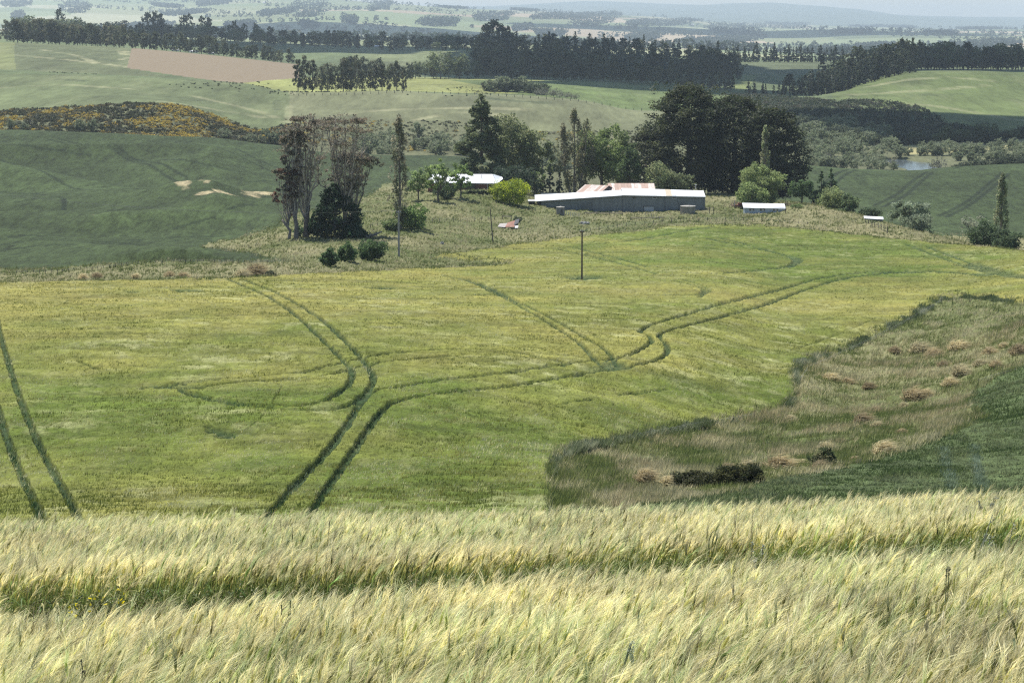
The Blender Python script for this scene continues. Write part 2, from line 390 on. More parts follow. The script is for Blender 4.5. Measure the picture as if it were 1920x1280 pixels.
# ------------------------------------------------------------------ what grows where
FIELD, ROUGH, DARKCROP, PASTURE, PLOUGH, DIST, MOUNT, NEAR = range(8)
zone = np.full(PX.shape, ROUGH, np.int8)
col = np.empty(PX.shape+(3,), np.float32); col[:] = (.105, .112, .056)
wob = (fbm(Xg, Yg, 6, 11)+.9*fbm(Xg, Yg, 1.3, 12, 2))*np.clip(500/Yg, .1, 1)*2.2
PXw = PX+wob*2; PYw = PY+wob*1.0
dm = lambda a, b: (Yg >= a) & (Yg < b)
def paint(poly, z, c, d0, d1, warp=True):
    m = in_poly(PXw if warp else PX, PYw if warp else PY, poly) & dm(d0, d1)
    zone[m] = z; col[m] = c
    return m
m = Yg < 80; zone[m] = NEAR; col[m] = (.07, .08, .03)
crop_poly = [(-4000, 545), (0, 537), (200, 533), (430, 528), (560, 521), (700, 512), (780, 508), (930, 503), (960, 498), (880, 491), (810, 484),
             (1000, 456), (1150, 440), (1300, 424), (1420, 424), (1500, 432), (1650, 448), (1800, 463), (1920, 474), (6000, 540), (6000, 590),
             (1920, 570), (1850, 566), (1790, 559), (1762, 563), (1720, 592), (1620, 642), (1520, 680), (1487, 696), (1488, 720), (1492, 748), (1470, 770),
             (1350, 798), (1200, 825), (1060, 857), (1034, 878), (1030, 1100), (1030, 1500), (-4000, 1500)]
cropm = paint(crop_poly, FIELD, (.205, .22, .055), 80, 520)
dk_near = [(1380, 930), (1435, 910), (1500, 898), (1600, 878), (1700, 853), (1790, 815), (1842, 788), (1815, 765), (1822, 740), (1870, 712), (1920, 692), (6000, 640), (6000, 1500), (1100, 1500), (1180, 960)]
dkm = paint(dk_near, DARKCROP, (.080, .110, .042), 80, 240)
dk_left = [(-4000, 512), (0, 507), (100, 508), (180, 498), (300, 491), (430, 492), (560, 490), (480, 478), (420, 464), (375, 459), (450, 445), (520, 425), (545, 402), (640, 388), (700, 362), (720, 345), (800, 335), (1000, 330),
           (1000, 296), (850, 292), (700, 290), (620, 285), (520, 271), (400, 261), (200, 251), (0, 245), (-4000, 240)]
paint(dk_left, DARKCROP, (.042, .062, .022), 360, 880)
m = dm(585, 872) & (PX > 1380); zone[m] = DARKCROP; col[m] = (.048, .070, .025)
# valley floor, scrub and gorse slope
m = dm(872, 1110); zone[m] = ROUGH; col[m] = (.115, .125, .065)
# pastures
past1 = [(-4000, 120), (0, 128), (300, 144), (450, 155), (545, 150), (560, 178), (545, 200), (540, 232), (500, 243), (470, 241), (400, 215), (330, 196), (250, 193), (150, 200), (0, 208), (-4000, 215)]
paint(past1, PASTURE, (.112, .136, .062), 930, 1330)
past2 = [(545, 150), (560, 178), (760, 171), (900, 176), (1080, 188), (1240, 208), (1300, 240), (1200, 247), (1000, 246), (850, 228), (700, 225), (560, 232), (540, 232)]
paint(past2, PASTURE, (.138, .148, .078), 930, 1200)
m = (zone == ROUGH) & dm(1110, 1190) & (PX < 1330); zone[m] = PASTURE; col[m] = (.14, .15, .075)
m = dm(1190, 3100); zone[m] = PASTURE; col[m] = (.105, .135, .060)
paint([(-4000, 70), (28, 80), (26, 100), (30, 131), (-4000, 128)], PASTURE, (.16, .18, .075), 1250, 1900, False)
paint([(28, 80), (247, 90), (240, 128), (330, 147), (30, 131), (26, 100)], PASTURE, (.11, .128, .062), 1250, 1900, False)
paint([(247, 90), (400, 104), (560, 121), (560, 147), (500, 153), (445, 157), (360, 146), (238, 128)], PLOUGH, (.205, .162, .108), 1250, 1900, False)
paint([(445, 157), (500, 151), (560, 147), (640, 142), (1020, 150), (1020, 176), (900, 176), (760, 171), (550, 175), (450, 157)], PASTURE, (.22, .235, .08), 1190, 1700, False)
paint([(840, 150), (1000, 152), (1400, 158), (1400, 215), (1215, 212), (1080, 190), (980, 178), (900, 160)], PASTURE, (.10, .135, .045), 1190, 1560, False)
paint([(660, 95), (980, 97), (980, 125), (660, 135)], PASTURE, (.12, .14, .065), 1700, 2500, False)
paint([(1380, 116), (1560, 116), (1530, 140), (1380, 138)], PASTURE, (.10, .12, .06), 1700, 2500, False)
paint([(1370, 140), (1420, 142), (1400, 168), (1370, 168)], PASTURE, (.17, .20, .07), 1350, 1900, False)
paint([(1180, 118), (1320, 118), (1320, 136), (1200, 136)], PASTURE, (.15, .19, .07), 1750, 2300, False)
m = dm(1330, 1700) & (PX > 1560) & (PX < 5000); zone[m] = PASTURE; col[m] = (.105, .135, .048)
hillr = [(1560, 185), (1620, 158), (1720, 137), (1820, 132), (2300, 150), (2300, 262), (1900, 262), (1800, 250), (1740, 215), (1600, 195)]
paint(hillr, PASTURE, (.105, .135, .048), 1100, 1620, True)
# distant country: fields in patches
m = Yg >= 3100
zone[m] = DIST
Xr = Xg[m]+220*fbm(Xg[m], Yg[m], 1500, 31); Yr = Yg[m]+300*fbm(Xg[m], Yg[m], 1500, 37)
cx = 470.0; cy = 1000.0
gx = np.floor(Xr/cx).astype(int); gy = np.floor(Yr/cy).astype(int)
best = np.full(Xr.shape, 1e9); bid = np.zeros(Xr.shape, int)
for ii in (-1, 0, 1):
    for jj in (-1, 0, 1):
        u = gx+ii; v = gy+jj
        r1 = _T[(u*7+v*3) & 255, (v*11+u) & 255]; r2 = _T[(u*5+v) & 255, (v*13+u*7) & 255]
        dd = ((u+r1)*cx-Xr)**2/cx**2+((v+r2)*cy-Yr)**2/cy**2
        k = dd < best; best[k] = dd[k]; bid[k] = ((u*73+v*191) & 1023)[k]
rc = np.random.default_rng(12).random((1024, 3))
pal = np.array([(.13, .155, .08), (.16, .18, .09), (.20, .21, .12), (.10, .125, .065), (.15, .17, .09), (.23, .23, .15), (.28, .23, .16), (.13, .16, .08)])
pc = pal[(rc[:, 0]*8).astype(int) % 8]*(1.1+.45*rc[:, 1:2])
col[m] = pc[bid]
m = Yg >= 18500; zone[m] = MOUNT; col[m] = (.10, .13, .09)

# ---- details drawn along lines on the ground (wheel tracks left in the crops)
def w2(poly, dmin=100, dmax=1e9, sub=6):
    out = []
    pts = np.asarray(poly, float)
    # smooth with Catmull-Rom
    P = np.vstack([2*pts[0]-pts[1], pts, 2*pts[-1]-pts[-2]])
    for i in range(1, len(P)-2):
        for t in np.arange(sub)/sub:
            p = .5*((2*P[i])+(-P[i-1]+P[i+1])*t+(2*P[i-1]-5*P[i]+4*P[i+1]-P[i+2])*t*t+(-P[i-1]+3*P[i]-3*P[i+1]+P[i+2])*t**3)
            out.append(p)
    out.append(pts[-1])
    r = []
    for p in out:
        h = hit(p[0], p[1], dmin, dmax); r.append((h.x, h.y))
    return np.array(r)
def dist_to(poly_xy, mask, ky=1.0):
    X_ = Xg[mask]; Y_ = Yg[mask]; best = np.full(X_.shape, 1e9)
    for (xa, ya), (xb, yb) in zip(poly_xy[:-1], poly_xy[1:]):
        lo = (Y_ > min(ya, yb)-6) & (Y_ < max(ya, yb)+6) & (X_ > min(xa, xb)-4) & (X_ < max(xa, xb)+4)
        if not lo.any(): continue
        x = X_[lo]; y = Y_[lo]; dx = xb-xa; dy = yb-ya; l2 = dx*dx+dy*dy+1e-9
        t = np.clip(((x-xa)*dx+(y-ya)*dy)/l2, 0, 1)
        d = np.hypot(x-xa-t*dx, (y-ya-t*dy)*ky)
        best[lo] = np.minimum(best[lo], d)
    return best

TRK = [  # (points in photo pixels, width factor, strength)
 ([(-8,590),(0,630),(15,685),(40,765),(70,840),(100,900),(133,960),(150,1000)],.82,1),
 ([(-30,700),(0,792),(15,840),(40,905),(68,965),(82,1000)],.82,1),
 ([(430,531),(500,563),(550,596),(600,642),(645,688),(660,708),(652,735),(615,762),(560,775),(480,772),(400,760),(345,745),(315,735),(300,738)],.95,1),
 ([(455,530),(530,562),(600,606),(650,652),(687,695),(700,720),(690,745),(650,775),(600,782),(520,779),(430,770),(370,757),(340,744),(335,738)],1,1),
 ([(268,742),(330,731),(450,721),(560,711),(650,690),(720,675),(800,668),(880,665),(950,669),(1010,680),(1062,692)],1,1),
 ([(335,741),(450,729),(600,718),(680,698),(760,685),(850,680),(930,684),(1000,690),(1055,697)],1,1),
 ([(490,1000),(540,942),(590,888),(640,828),(672,775),(700,746),(760,736),(850,722),(950,711),(1030,698),(1100,688),(1165,680),(1202,665),(1222,648),(1215,637),(1200,630),(1230,615),(1290,597),(1350,578),(1450,553),(1530,530),(1600,518),(1700,514),(1780,516),(1860,522)],1,1),
 ([(570,1000),(610,938),(650,880),(690,820),(722,778),(752,763),(830,750),(930,739),(1040,722),(1110,708),(1180,697),(1232,685),(1252,668),(1246,650),(1236,638),(1262,627),(1340,606),(1430,580),(1510,550),(1580,529),(1650,519),(1720,517)],1,1),
 ([(795,519),(870,530),(930,558),(990,590),(1040,622),(1085,652),(1108,676),(1122,692)],.95,1),
 ([(835,524),(900,538),(960,568),(1030,603),(1090,638),(1138,668),(1156,692)],.95,1),
 ([(970,472),(1050,470),(1180,456),(1270,440),(1350,428),(1440,428)],1,.9),
 ([(1050,473),(1120,488),(1200,510),(1230,520)],1,.8),([(1080,470),(1150,487),(1215,506)],1,.8),
 ([(1330,452),(1390,466),(1450,478),(1490,491),(1475,505),(1400,515),(1330,520),(1290,518)],1,.9),
 ([(1350,450),(1410,466),(1465,480),(1500,492),(1480,507)],1,.8),
 ([(1270,534),(1318,548),(1305,560),(1230,560),(1180,556)],.9,.8),([(1285,532),(1330,549),(1310,565)],.8,.7),
 ([(1060,768),(1110,762)],.7,.6),([(1160,752),(1200,748),(1250,742)],.8,.7),
 ([(640,514),(760,513),(900,514),(1080,514),(1180,512)],.9,.5),
 ([(432,838),(470,815),(500,785),(530,735)],.25,.3),([(150,690),(180,702)],.8,.9),
 ([(1700,463),(1800,500),(1900,525)],.9,.7),([(1740,468),(1840,505),(1940,532)],.9,.7),
 ([(1480,668),(1560,640),(1640,606)],.5,.35),
]
crop_h = np.zeros(PX.shape, np.float32)
edge_n = fbm(Xg, Yg, 1.2, 21, 3)
crop_h[cropm] = .6
crop_h[dkm] = .35
fm = dm(95, 520)
trk = np.zeros(PX.shape, np.float32)
w_all = np.zeros(fm.sum(), np.float32)
for pts, wf, st in TRK:
    d = dist_to(w2(pts, 100, 515), fm, .5)
    hw = .235*wf*(1+.35*edge_n[fm])*np.clip(Yg[fm]/230, 1, 2.4)**1.4*(1+1.6*np.clip((Xg[fm]-45)/25, 0, 1)*(Yg[fm] > 280)*(Yg[fm] < 375))
    w_all = np.maximum(w_all, st*np.clip((hw*1.5-d)/(hw*.6), 0, 1))
trk[fm] = w_all
def ell(px, py, rx, ry, dmin=100, dmax=600, rag=.5):
    q = ((PX-px)/rx)**2+((PY-py)/ry)**2
    return np.clip(1.4-q+rag*edge_n, 0, 1)*dm(dmin, dmax)
patch = np.zeros(PX.shape)
for e in [(350,552,30,4),(250,554,16,2.5),(425,831,22,7),(408,823,22,5),(390,816,10,3),(1095,527,38,4.5),(720,547,34,3),(1135,702,50,6),(1150,694,26,8),(330,737,60,6)]:
    patch = np.maximum(patch, ell(*e)*(.9 if e[2] < 45 else .45))
trk = np.maximum(trk, patch*cropm)
for _ in range(3):
    crop_h[1:-1] = .25*crop_h[:-2]+.5*crop_h[1:-1]+.25*crop_h[2:]
    crop_h[:, 1:-1] = .25*crop_h[:, :-2]+.5*crop_h[:, 1:-1]+.25*crop_h[:, 2:]
crop_h -= cropm*trk*.45

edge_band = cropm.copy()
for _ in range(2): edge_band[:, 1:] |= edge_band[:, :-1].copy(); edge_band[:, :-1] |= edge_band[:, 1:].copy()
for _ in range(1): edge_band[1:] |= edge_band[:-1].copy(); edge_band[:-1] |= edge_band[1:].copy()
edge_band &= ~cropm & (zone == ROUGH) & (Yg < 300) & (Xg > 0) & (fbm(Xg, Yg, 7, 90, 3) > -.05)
# colour of the standing barley: silky, patchy, greener in the hollows and towards the gully
f = cropm
g1 = fbm(Xg*.5, Yg*.35, 30, 41, 4)+.5*fbm(Xg, Yg*.6, 7, 43, 3)
dry = np.clip((g1+.25+np.clip((Yg-170)/420, -.2, .45)+.5*np.clip((142-Yg)/25, 0, 1)*np.clip((700-PX)/500, 0, 1)+np.clip((1000-PX)/1400, -.35, .2)), 0, 1)[..., None]
wet = np.array((.090, .124, .018)); drc = np.array((.228, .212, .054))
cc = wet*(1-dry)+drc*dry
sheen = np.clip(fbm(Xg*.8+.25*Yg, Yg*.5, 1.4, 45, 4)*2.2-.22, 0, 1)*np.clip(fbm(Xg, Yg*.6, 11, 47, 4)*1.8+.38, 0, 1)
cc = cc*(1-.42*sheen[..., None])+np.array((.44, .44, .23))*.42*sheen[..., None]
cc = cc*(1+.38*fbm(Xg*.3+Yg*.05, Yg, 1.7, 49, 4)[..., None]+.25*fbm(Xg*.25, Yg*.8, 7, 50, 3)[..., None])
tk = np.array((.026, .056, .022))
cc = cc*(1-trk[..., None]*.86)+tk*trk[..., None]*.86
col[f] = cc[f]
# real unevenness of the crop top
rough_n = fbm(Xg*.5, Yg*.8, .9, 51, 3)*.13+vnoise(Xg, Yg, .35, 52)*.05
crop_h += np.where(f, rough_n*(Yg < 520), 0)
# rough grass: tufty ground, straw patches
r = (zone == ROUGH) & (Yg < 700)
st_ = np.clip(fbm(Xg, Yg*.7, 16, 61, 5)*1.5+.42, 0, 1)[..., None]
rcol = np.array((.135, .155, .058))*(1-st_)+np.array((.255, .245, .125))*st_
grn = np.clip(fbm(Xg, Yg, 25, 63, 4)*2-.3, 0, 1)[..., None]
rcol = rcol*(1-grn*.5)+np.array((.09, .14, .03))*grn*.5
rcol = rcol*np.where(Yg > 300, .86, 1)[..., None]
col[r] = rcol[r]
col[edge_band] = (.095, .125, .06)  # shade of the ditch painted into the ground colour beside the crop
crop_h += np.where(r & (Yg < 300), .12, 0)
crop_h += np.where(r, (fbm(Xg, Yg, 2.2, 65, 4)*.45+fbm(Xg, Yg, .6, 67, 2)*.18)*np.clip(Yg/250, .6, 1.2), 0)
# the grass tops above the farm road are paler to the right
m = r & (PX > 1400) & (PY < 480) & (Yg > 400); col[m] = col[m]*.6+np.array((.25, .225, .12))*.4
# dark leafy crops
d_ = (zone == DARKCROP)
v = 1+.34*fbm(Xg, Yg*.5, 60, 71, 5)+.20*fbm(Xg*.22, Yg*.6, 9, 72, 4)+.18*vnoise(Xg, Yg, 1.5, 73)
col[d_] = (col*v[..., None])[d_]
crop_h += np.where(d_, fbm(Xg, Yg, 1.5, 75, 3)*.12, 0)
_f = fbm(Xg*.8+Yg*.45, Yg*.8-Xg*.25, 75, 77, 2)
hump = (1-2*np.abs(_f))*4.2*np.clip((Yg-380)/120, 0, 1)*np.clip((870-Yg)/150, 0, 1)*(zone == DARKCROP)*np.clip((560-PX)/160, 0, 1)
_dmk = dm(380, 860) & (zone == DARKCROP)
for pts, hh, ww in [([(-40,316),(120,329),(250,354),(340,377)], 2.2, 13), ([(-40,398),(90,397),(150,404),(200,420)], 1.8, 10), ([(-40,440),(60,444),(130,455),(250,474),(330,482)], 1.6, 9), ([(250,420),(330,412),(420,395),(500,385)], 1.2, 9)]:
    q = np.array(pts, float); q_up = q+np.array([0, -7.0])
    d1 = dist_to(w2([tuple(p) for p in q], 380, 800), _dmk) if False else None
    P1 = w2([tuple(p) for p in q], 380, 800); P2 = w2([tuple(p) for p in q_up], 380, 840)
    def _wide(P, w):
        X_ = Xg[_dmk]; Y_ = Yg[_dmk]; bst = np.full(X_.shape, 1e9)
        for (xa, ya), (xb, yb) in zip(P[:-1], P[1:]):
            dx = xb-xa; dy = yb-ya; t_ = np.clip(((X_-xa)*dx+(Y_-ya)*dy)/(dx*dx+dy*dy+1e-9), 0, 1)
            bst = np.minimum(bst, np.hypot(X_-xa-t_*dx, (Y_-ya-t_*dy)*.6))
        return np.exp(-(bst/w)**2)
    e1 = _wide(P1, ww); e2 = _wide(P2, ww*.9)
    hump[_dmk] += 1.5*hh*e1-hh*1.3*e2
    col[_dmk] = col[_dmk]*(1+.40*e1-.45*e2)[:, None]  # fold shading put into the crop colour: crests lighter, hollows behind them darker
# wheel tracks in the dark crops
def track2(pts, d0, d1, w, c, k=.8):
    mm = dm(d0, d1) & (zone == DARKCROP)
    d = dist_to(w2(pts, d0, d1), mm, .5 if d1 > 300 else 1.0)
    t = (k*np.clip((w*1.5-d)/(w*.7), 0, 1)*np.clip(.72+(1.6*edge_n[mm]+.5*vnoise(Xg[mm], Yg[mm], .5, 9))*(d1 < 300), 0, 1))[:, None]
    col[mm] = col[mm]*(1-t)+np.array(c)*t
for pts in ([(1772,850),(1775,880),(1785,930)],[(1826,846),(1832,880),(1842,930)]):
    track2(pts, 100, 240, .20, (.085, .115, .085), .7)
for pts in ([(1640,385),(1680,365),(1710,340),(1738,322)],[(1656,388),(1695,368),(1725,342),(1748,323)],[(1760,405),(1810,380),(1860,340),(1880,323)],[(1775,407),(1822,382),(1872,342),(1892,325)],[(1545,345),(1570,325),(1590,318)],[(1560,348),(1585,328),(1604,319)],[(1790,316),(1806,311)]):
    track2(pts, 590, 860, .75, (.014, .022, .010), 1.0)
for pts in ([(0,302),(60,322),(130,345),(200,360)],[(90,262),(180,280),(250,305),(330,340),(400,352)],[(110,262),(195,280),(270,308),(350,338)],[(0,455),(60,449),(130,450)],[(0,462),(60,457),(130,455)],[(160,455),(220,450),(260,452)],[(30,370),(110,368),(120,385),(100,398),(60,395)],[(440,283),(500,310),(540,320)],[(430,415),(480,402)],[(330,430),(400,425)],[(0,345),(90,350),(160,352)],[(200,352),(260,372),(300,380)],[(120,372),(118,385),(122,395),(100,400)],[(250,300),(330,318),(420,335),(470,340)],[(150,452),(230,446),(330,440),(420,442)],[(0,470),(90,466),(150,468)],[(0,285),(80,292),(170,296)],[(400,290),(450,305),(520,330)],[(480,350),(530,345),(560,340)]):
    track2(pts, 360, 880, .55, (.014, .024, .010), 1.0)
tan_ = (.40, .34, .20)
for px, py, rx, ry in [(343,381,16,4.5),(393,392,22,3.2),(465,373,26,6),(492,368,20,4),(225,415,44,2.6),(235,411,10,2),(425,385,24,1.8),(400,366,5,2)]:
    e = .95*np.clip((1.2-((PX-px)/rx)**2-((PY-py)/ry)**2+1.5*fbm(Xg, Yg, 5, 81, 4))*1.6, 0, 1)*dm(380, 700)*(zone == DARKCROP)
    col[:] = col*(1-e[..., None])+np.array(tan_)*e[..., None]
for pts in ([(378,379),(395,368),(412,357)],[(387,381),(405,370),(424,358)]):
    track2(pts, 380, 800, .6, tan_, .9)
# pastures: worn and lush patches
p_ = (zone == PASTURE)
v = 1+.50*fbm(Xg, Yg*.35, 110, 83, 5)+.26*fbm(Xg*.35, Yg*.5, 12, 85, 4)
col[p_] = (col*v[..., None])[p_]
def track3(pts, d0, d1, w, c, k):
    mm = dm(d0, d1) & (zone == PASTURE)
    d = dist_to(w2(pts, d0, d1), mm, .35); t = (k*np.clip((w*1.5-d)/(w*.7), 0, 1)*np.clip(.7+1.5*fbm(Xg[mm], Yg[mm], 12, 84, 2), 0, 1))[:, None]
    col[mm] = col[mm]*(1-t)+np.array(c)*t
PALE = (.30, .29, .17); DKG = (.045, .06, .03)
for pts in ([(30,104),(120,112),(240,126),(330,138),(430,150)],[(80,94),(140,104),(180,118)],[(225,96),(232,104),(228,112)],[(236,96),(240,104),(234,112)]): track3(pts, 1340, 1900, 2.2, PALE, .6)
for pts in ([(60,100),(150,107),(250,118),(330,124)],): track3(pts, 1340, 1900, 5, DKG, .35)
for pts in ([(300,190),(370,200),(440,212),(500,222)],[(360,180),(430,196),(500,214),(530,228)],[(0,165),(120,160),(260,168)]): track3(pts, 950, 1300, 1.6, PALE, .45)
for pts in ([(560,236),(650,214),(760,205),(900,203),(1000,206)],[(780,225),(860,212),(960,218)],[(545,152),(548,180),(542,205),(540,235)]): track3(pts, 930, 1200, 1.6, PALE, .45)
for pts in ([(880,178),(930,186),(990,192),(1030,193)],[(360,150),(340,158)],[(519,190),(521,205)],[(0,140),(100,148),(160,152)]): track3(pts, 930, 1400, 1.8, DKG, .7)
for pts in ([(1620,165),(1700,150),(1790,146),(1860,152)],[(1600,178),(1700,172),(1760,168),(1850,160)],[(1660,190),(1760,200),(1850,215),(1920,230)]): track3(pts, 1200, 1620, 3, PALE, .4)
for pts in ([(1650,180),(1720,178),(1800,176)],[(1700,205),(1790,222),(1880,235)]): track3(pts, 1150, 1620, 4, DKG, .35)
# gorse slope under the bushes
m = dm(872, 1110) & (zone == ROUGH); col[m] = (col*(1+.3*fbm(Xg, Yg, 20, 87, 4))[..., None])[m]
# yellow field by the river
m = (zone == ROUGH) & (PX > 1690) & (PX < 4000) & dm(1030, 1110); col[m] = (.34, .31, .15); zone[m] = PASTURE

# ---- the river lies in a notch cut through the flats
river_px = [(1668, 290), (1690, 297), (1715, 303), (1745, 306), (1790, 310)]
# ------------------------------------------------------------------ build the terrain meshes, one per kind of ground
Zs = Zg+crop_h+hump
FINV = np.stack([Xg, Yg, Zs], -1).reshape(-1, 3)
fcol = np.clip(col, .012, .9).reshape(-1, 3)
idx = np.arange(NR*NC).reshape(NR, NC)
quads = np.stack([idx[:-1, :-1], idx[:-1, 1:], idx[1:, 1:], idx[1:, :-1]], -1).reshape(-1, 4)
qz = zone[:-1, :-1].reshape(-1)
MATS = {
 FIELD: ('barley_field', ground_mat('barley_canopy', [(.35, .6), (1.6, 1.0), (5, 1.1)], 1.25, tint=(.40, .40, .17), bump=.6, bdist=.25, stretch=(.9, .4, 1), tintc=.30)),
 ROUGH: ('rough_ground', ground_mat('rough_grassland', [(.4, .8), (1.8, 1.0), (6, .6)], 1.0, tint=(.36, .32, .20), bump=.8, bdist=.4, tintc=.45, stretch=(1, .5, 1))),
 DARKCROP: ('leafy_crop_field', ground_mat('leafy_crop', [(.06, .5), (.3, 1.1), (1.0, 1.2), (4, .7)], 1.5, bump=.8, bdist=.5, stretch=(1, .22, 1))),
 PASTURE: ('pasture', ground_mat('pasture_turf', [(.02, .6), (.09, .9), (.35, 1.0)], 1.0, tint=(.30, .31, .17), bump=.4, bdist=1.0, tintc=.30, stretch=(1, .16, 1))),
 PLOUGH: ('ploughed_field', ground_mat('ploughed_soil', [(.05, .3), (.4, .7)], .35, bump=.2, stretch=(2.5, .1, 1))),
 DIST: ('distant_hills', ground_mat('distant_farmland', [(.003, .5), (.02, .6)], .5, bump=0)),
 MOUNT: ('mountains', ground_mat('mountain_range', [(.001, .6), (.006, .4)], .5, bump=0)),
 NEAR: ('near_field_soil', ground_mat('near_soil', [(2, .6), (12, .9)], .7, bump=.5, bdist=.05)),
}
for z, (nm, mat) in MATS.items():
    q = quads[qz == z]
    if not len(q): continue
    u, inv = np.unique(q, return_inverse=True)
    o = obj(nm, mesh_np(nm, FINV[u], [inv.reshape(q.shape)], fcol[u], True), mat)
    tag(o, kind='structure')

# ================================================================== the near barley, stalk by stalk
def ribbon(pts, w, nrm):
    """flat strip along pts with widths w, widened along nrm"""
    pts = np.asarray(pts, float); w = np.asarray(w, float)[:, None]; nrm = np.asarray(nrm, float)
    V = np.empty((2*len(pts), 3)); V[0::2] = pts-nrm*w; V[1::2] = pts+nrm*w
    q = [(2*i, 2*i+1, 2*i+3, 2*i+2) for i in range(len(pts)-1)]
    return V, q
def barley_plant(r, green=False):
    V = []; Q = []; T = []; C = []; n = 0
    def add(v, q=(), t=(), c=(1, 1, 1)):
        nonlocal n
        V.append(v); C.append(np.tile(c, (len(v), 1)))
        Q.extend([tuple(i+n for i in f) for f in q]); T.extend([tuple(i+n for i in f) for f in t]); n += len(v)
    lean = r.uniform(.0, .17); h = r.uniform(.66, .80)
    t = np.linspace(0, 1, 5)
    sx = lean*h*t**2.2; sz = h*(t-.10*t**3); sy = r.uniform(-.06, .06)*t
    P = np.stack([sx, sy, sz], 1)
    ang = r.uniform(-.6, .6); nr = np.array([math.cos(ang), math.sin(ang), 0])
    v, q = ribbon(P[2:], [.0028]*3, nr)
    add(v, q, c=(.26, .31, .10))
    if r.random() < .92 and not green:
        d = P[-1]-P[-2]; d /= np.linalg.norm(d)
        droop = r.uniform(.15, 1.0)
        e = [P[-1]]; dd = d.copy()
        for k in range(3):
            dd = dd+np.array([.09*droop+.04, r.uniform(-.05, .05), -.10*droop]); dd /= np.linalg.norm(dd)
            e.append(e[-1]+dd*.026)
        e = np.array(e); side = np.cross(dd, [0, 1, 0]); side /= np.linalg.norm(side)
        ew = np.array([.003, .0072, .0072, .0035])
        for nn in ((0, 1, 0), side):
            v, q = ribbon(e, ew, np.array(nn)); add(v, q, c=(.58, .57, .21))
        for k in range(12):
            b = e[min(3, k//4+1)] + r.normal(0, .002, 3)
            ad = dd+np.array([r.uniform(-.10, .20), r.uniform(-.26, .26), r.uniform(-.12, .22)]); ad /= np.linalg.norm(ad)
            L_ = r.uniform(.10, .15); w = .0013
            wv = np.cross(ad, r.normal(0, 1, 3)); wv /= np.linalg.norm(wv)
            mid = b+ad*L_*.55; tip = b+ad*L_+np.array([.022, 0, -.016])
            add(np.array([b-wv*w, b+wv*w, mid+wv*w*.9, mid-wv*w*.9, tip]), [(0, 1, 2, 3)], [(3, 2, 4)], c=(.88, .81, .46))
    for k in range(2 if not green else 4):
        t0 = r.uniform(.45, .85); b = np.array([np.interp(t0, t, sx), 0, np.interp(t0, t, sz)])
        az = r.normal(0, .9); dr = np.array([math.cos(az), math.sin(az), 0])
        L_ = r.uniform(.14, .28); tt = np.linspace(0, 1, 4)
        up = r.uniform(.3, 1.2)
        Pl = b+dr*L_*tt[:, None]*.8+np.array([0, 0, 1])*(up*L_*tt-L_*1.0*tt**2)[:, None]+np.array([.05, 0, 0])*tt[:, None]**2
        wn = np.cross(dr, [0, 0, 1])
        v, q = ribbon(Pl, [.004, .0065, .005, .001], wn*.9+np.array([0, 0, .35]))
        pale = r.random() < .22
        add(v, q, c=(.52, .50, .26) if pale else (.16, .24, .075))
    return np.concatenate(V), np.array(Q), np.array(T).reshape(-1, 3), np.concatenate(C)
def track_gap(X, Y):
    """two wheelings that run across the slope and lay the stalks flat"""
    c1 = 17.3+.50*X+.22*np.sin(X*1.3); g1 = np.clip(1.6-np.abs(Y-c1)/.62, 0, 1)
    g2 = np.clip(1.5-np.hypot((X-2.35)/.55, (Y-11.9)/.45), 0, 1)*.9
    return np.maximum(g1, g2)
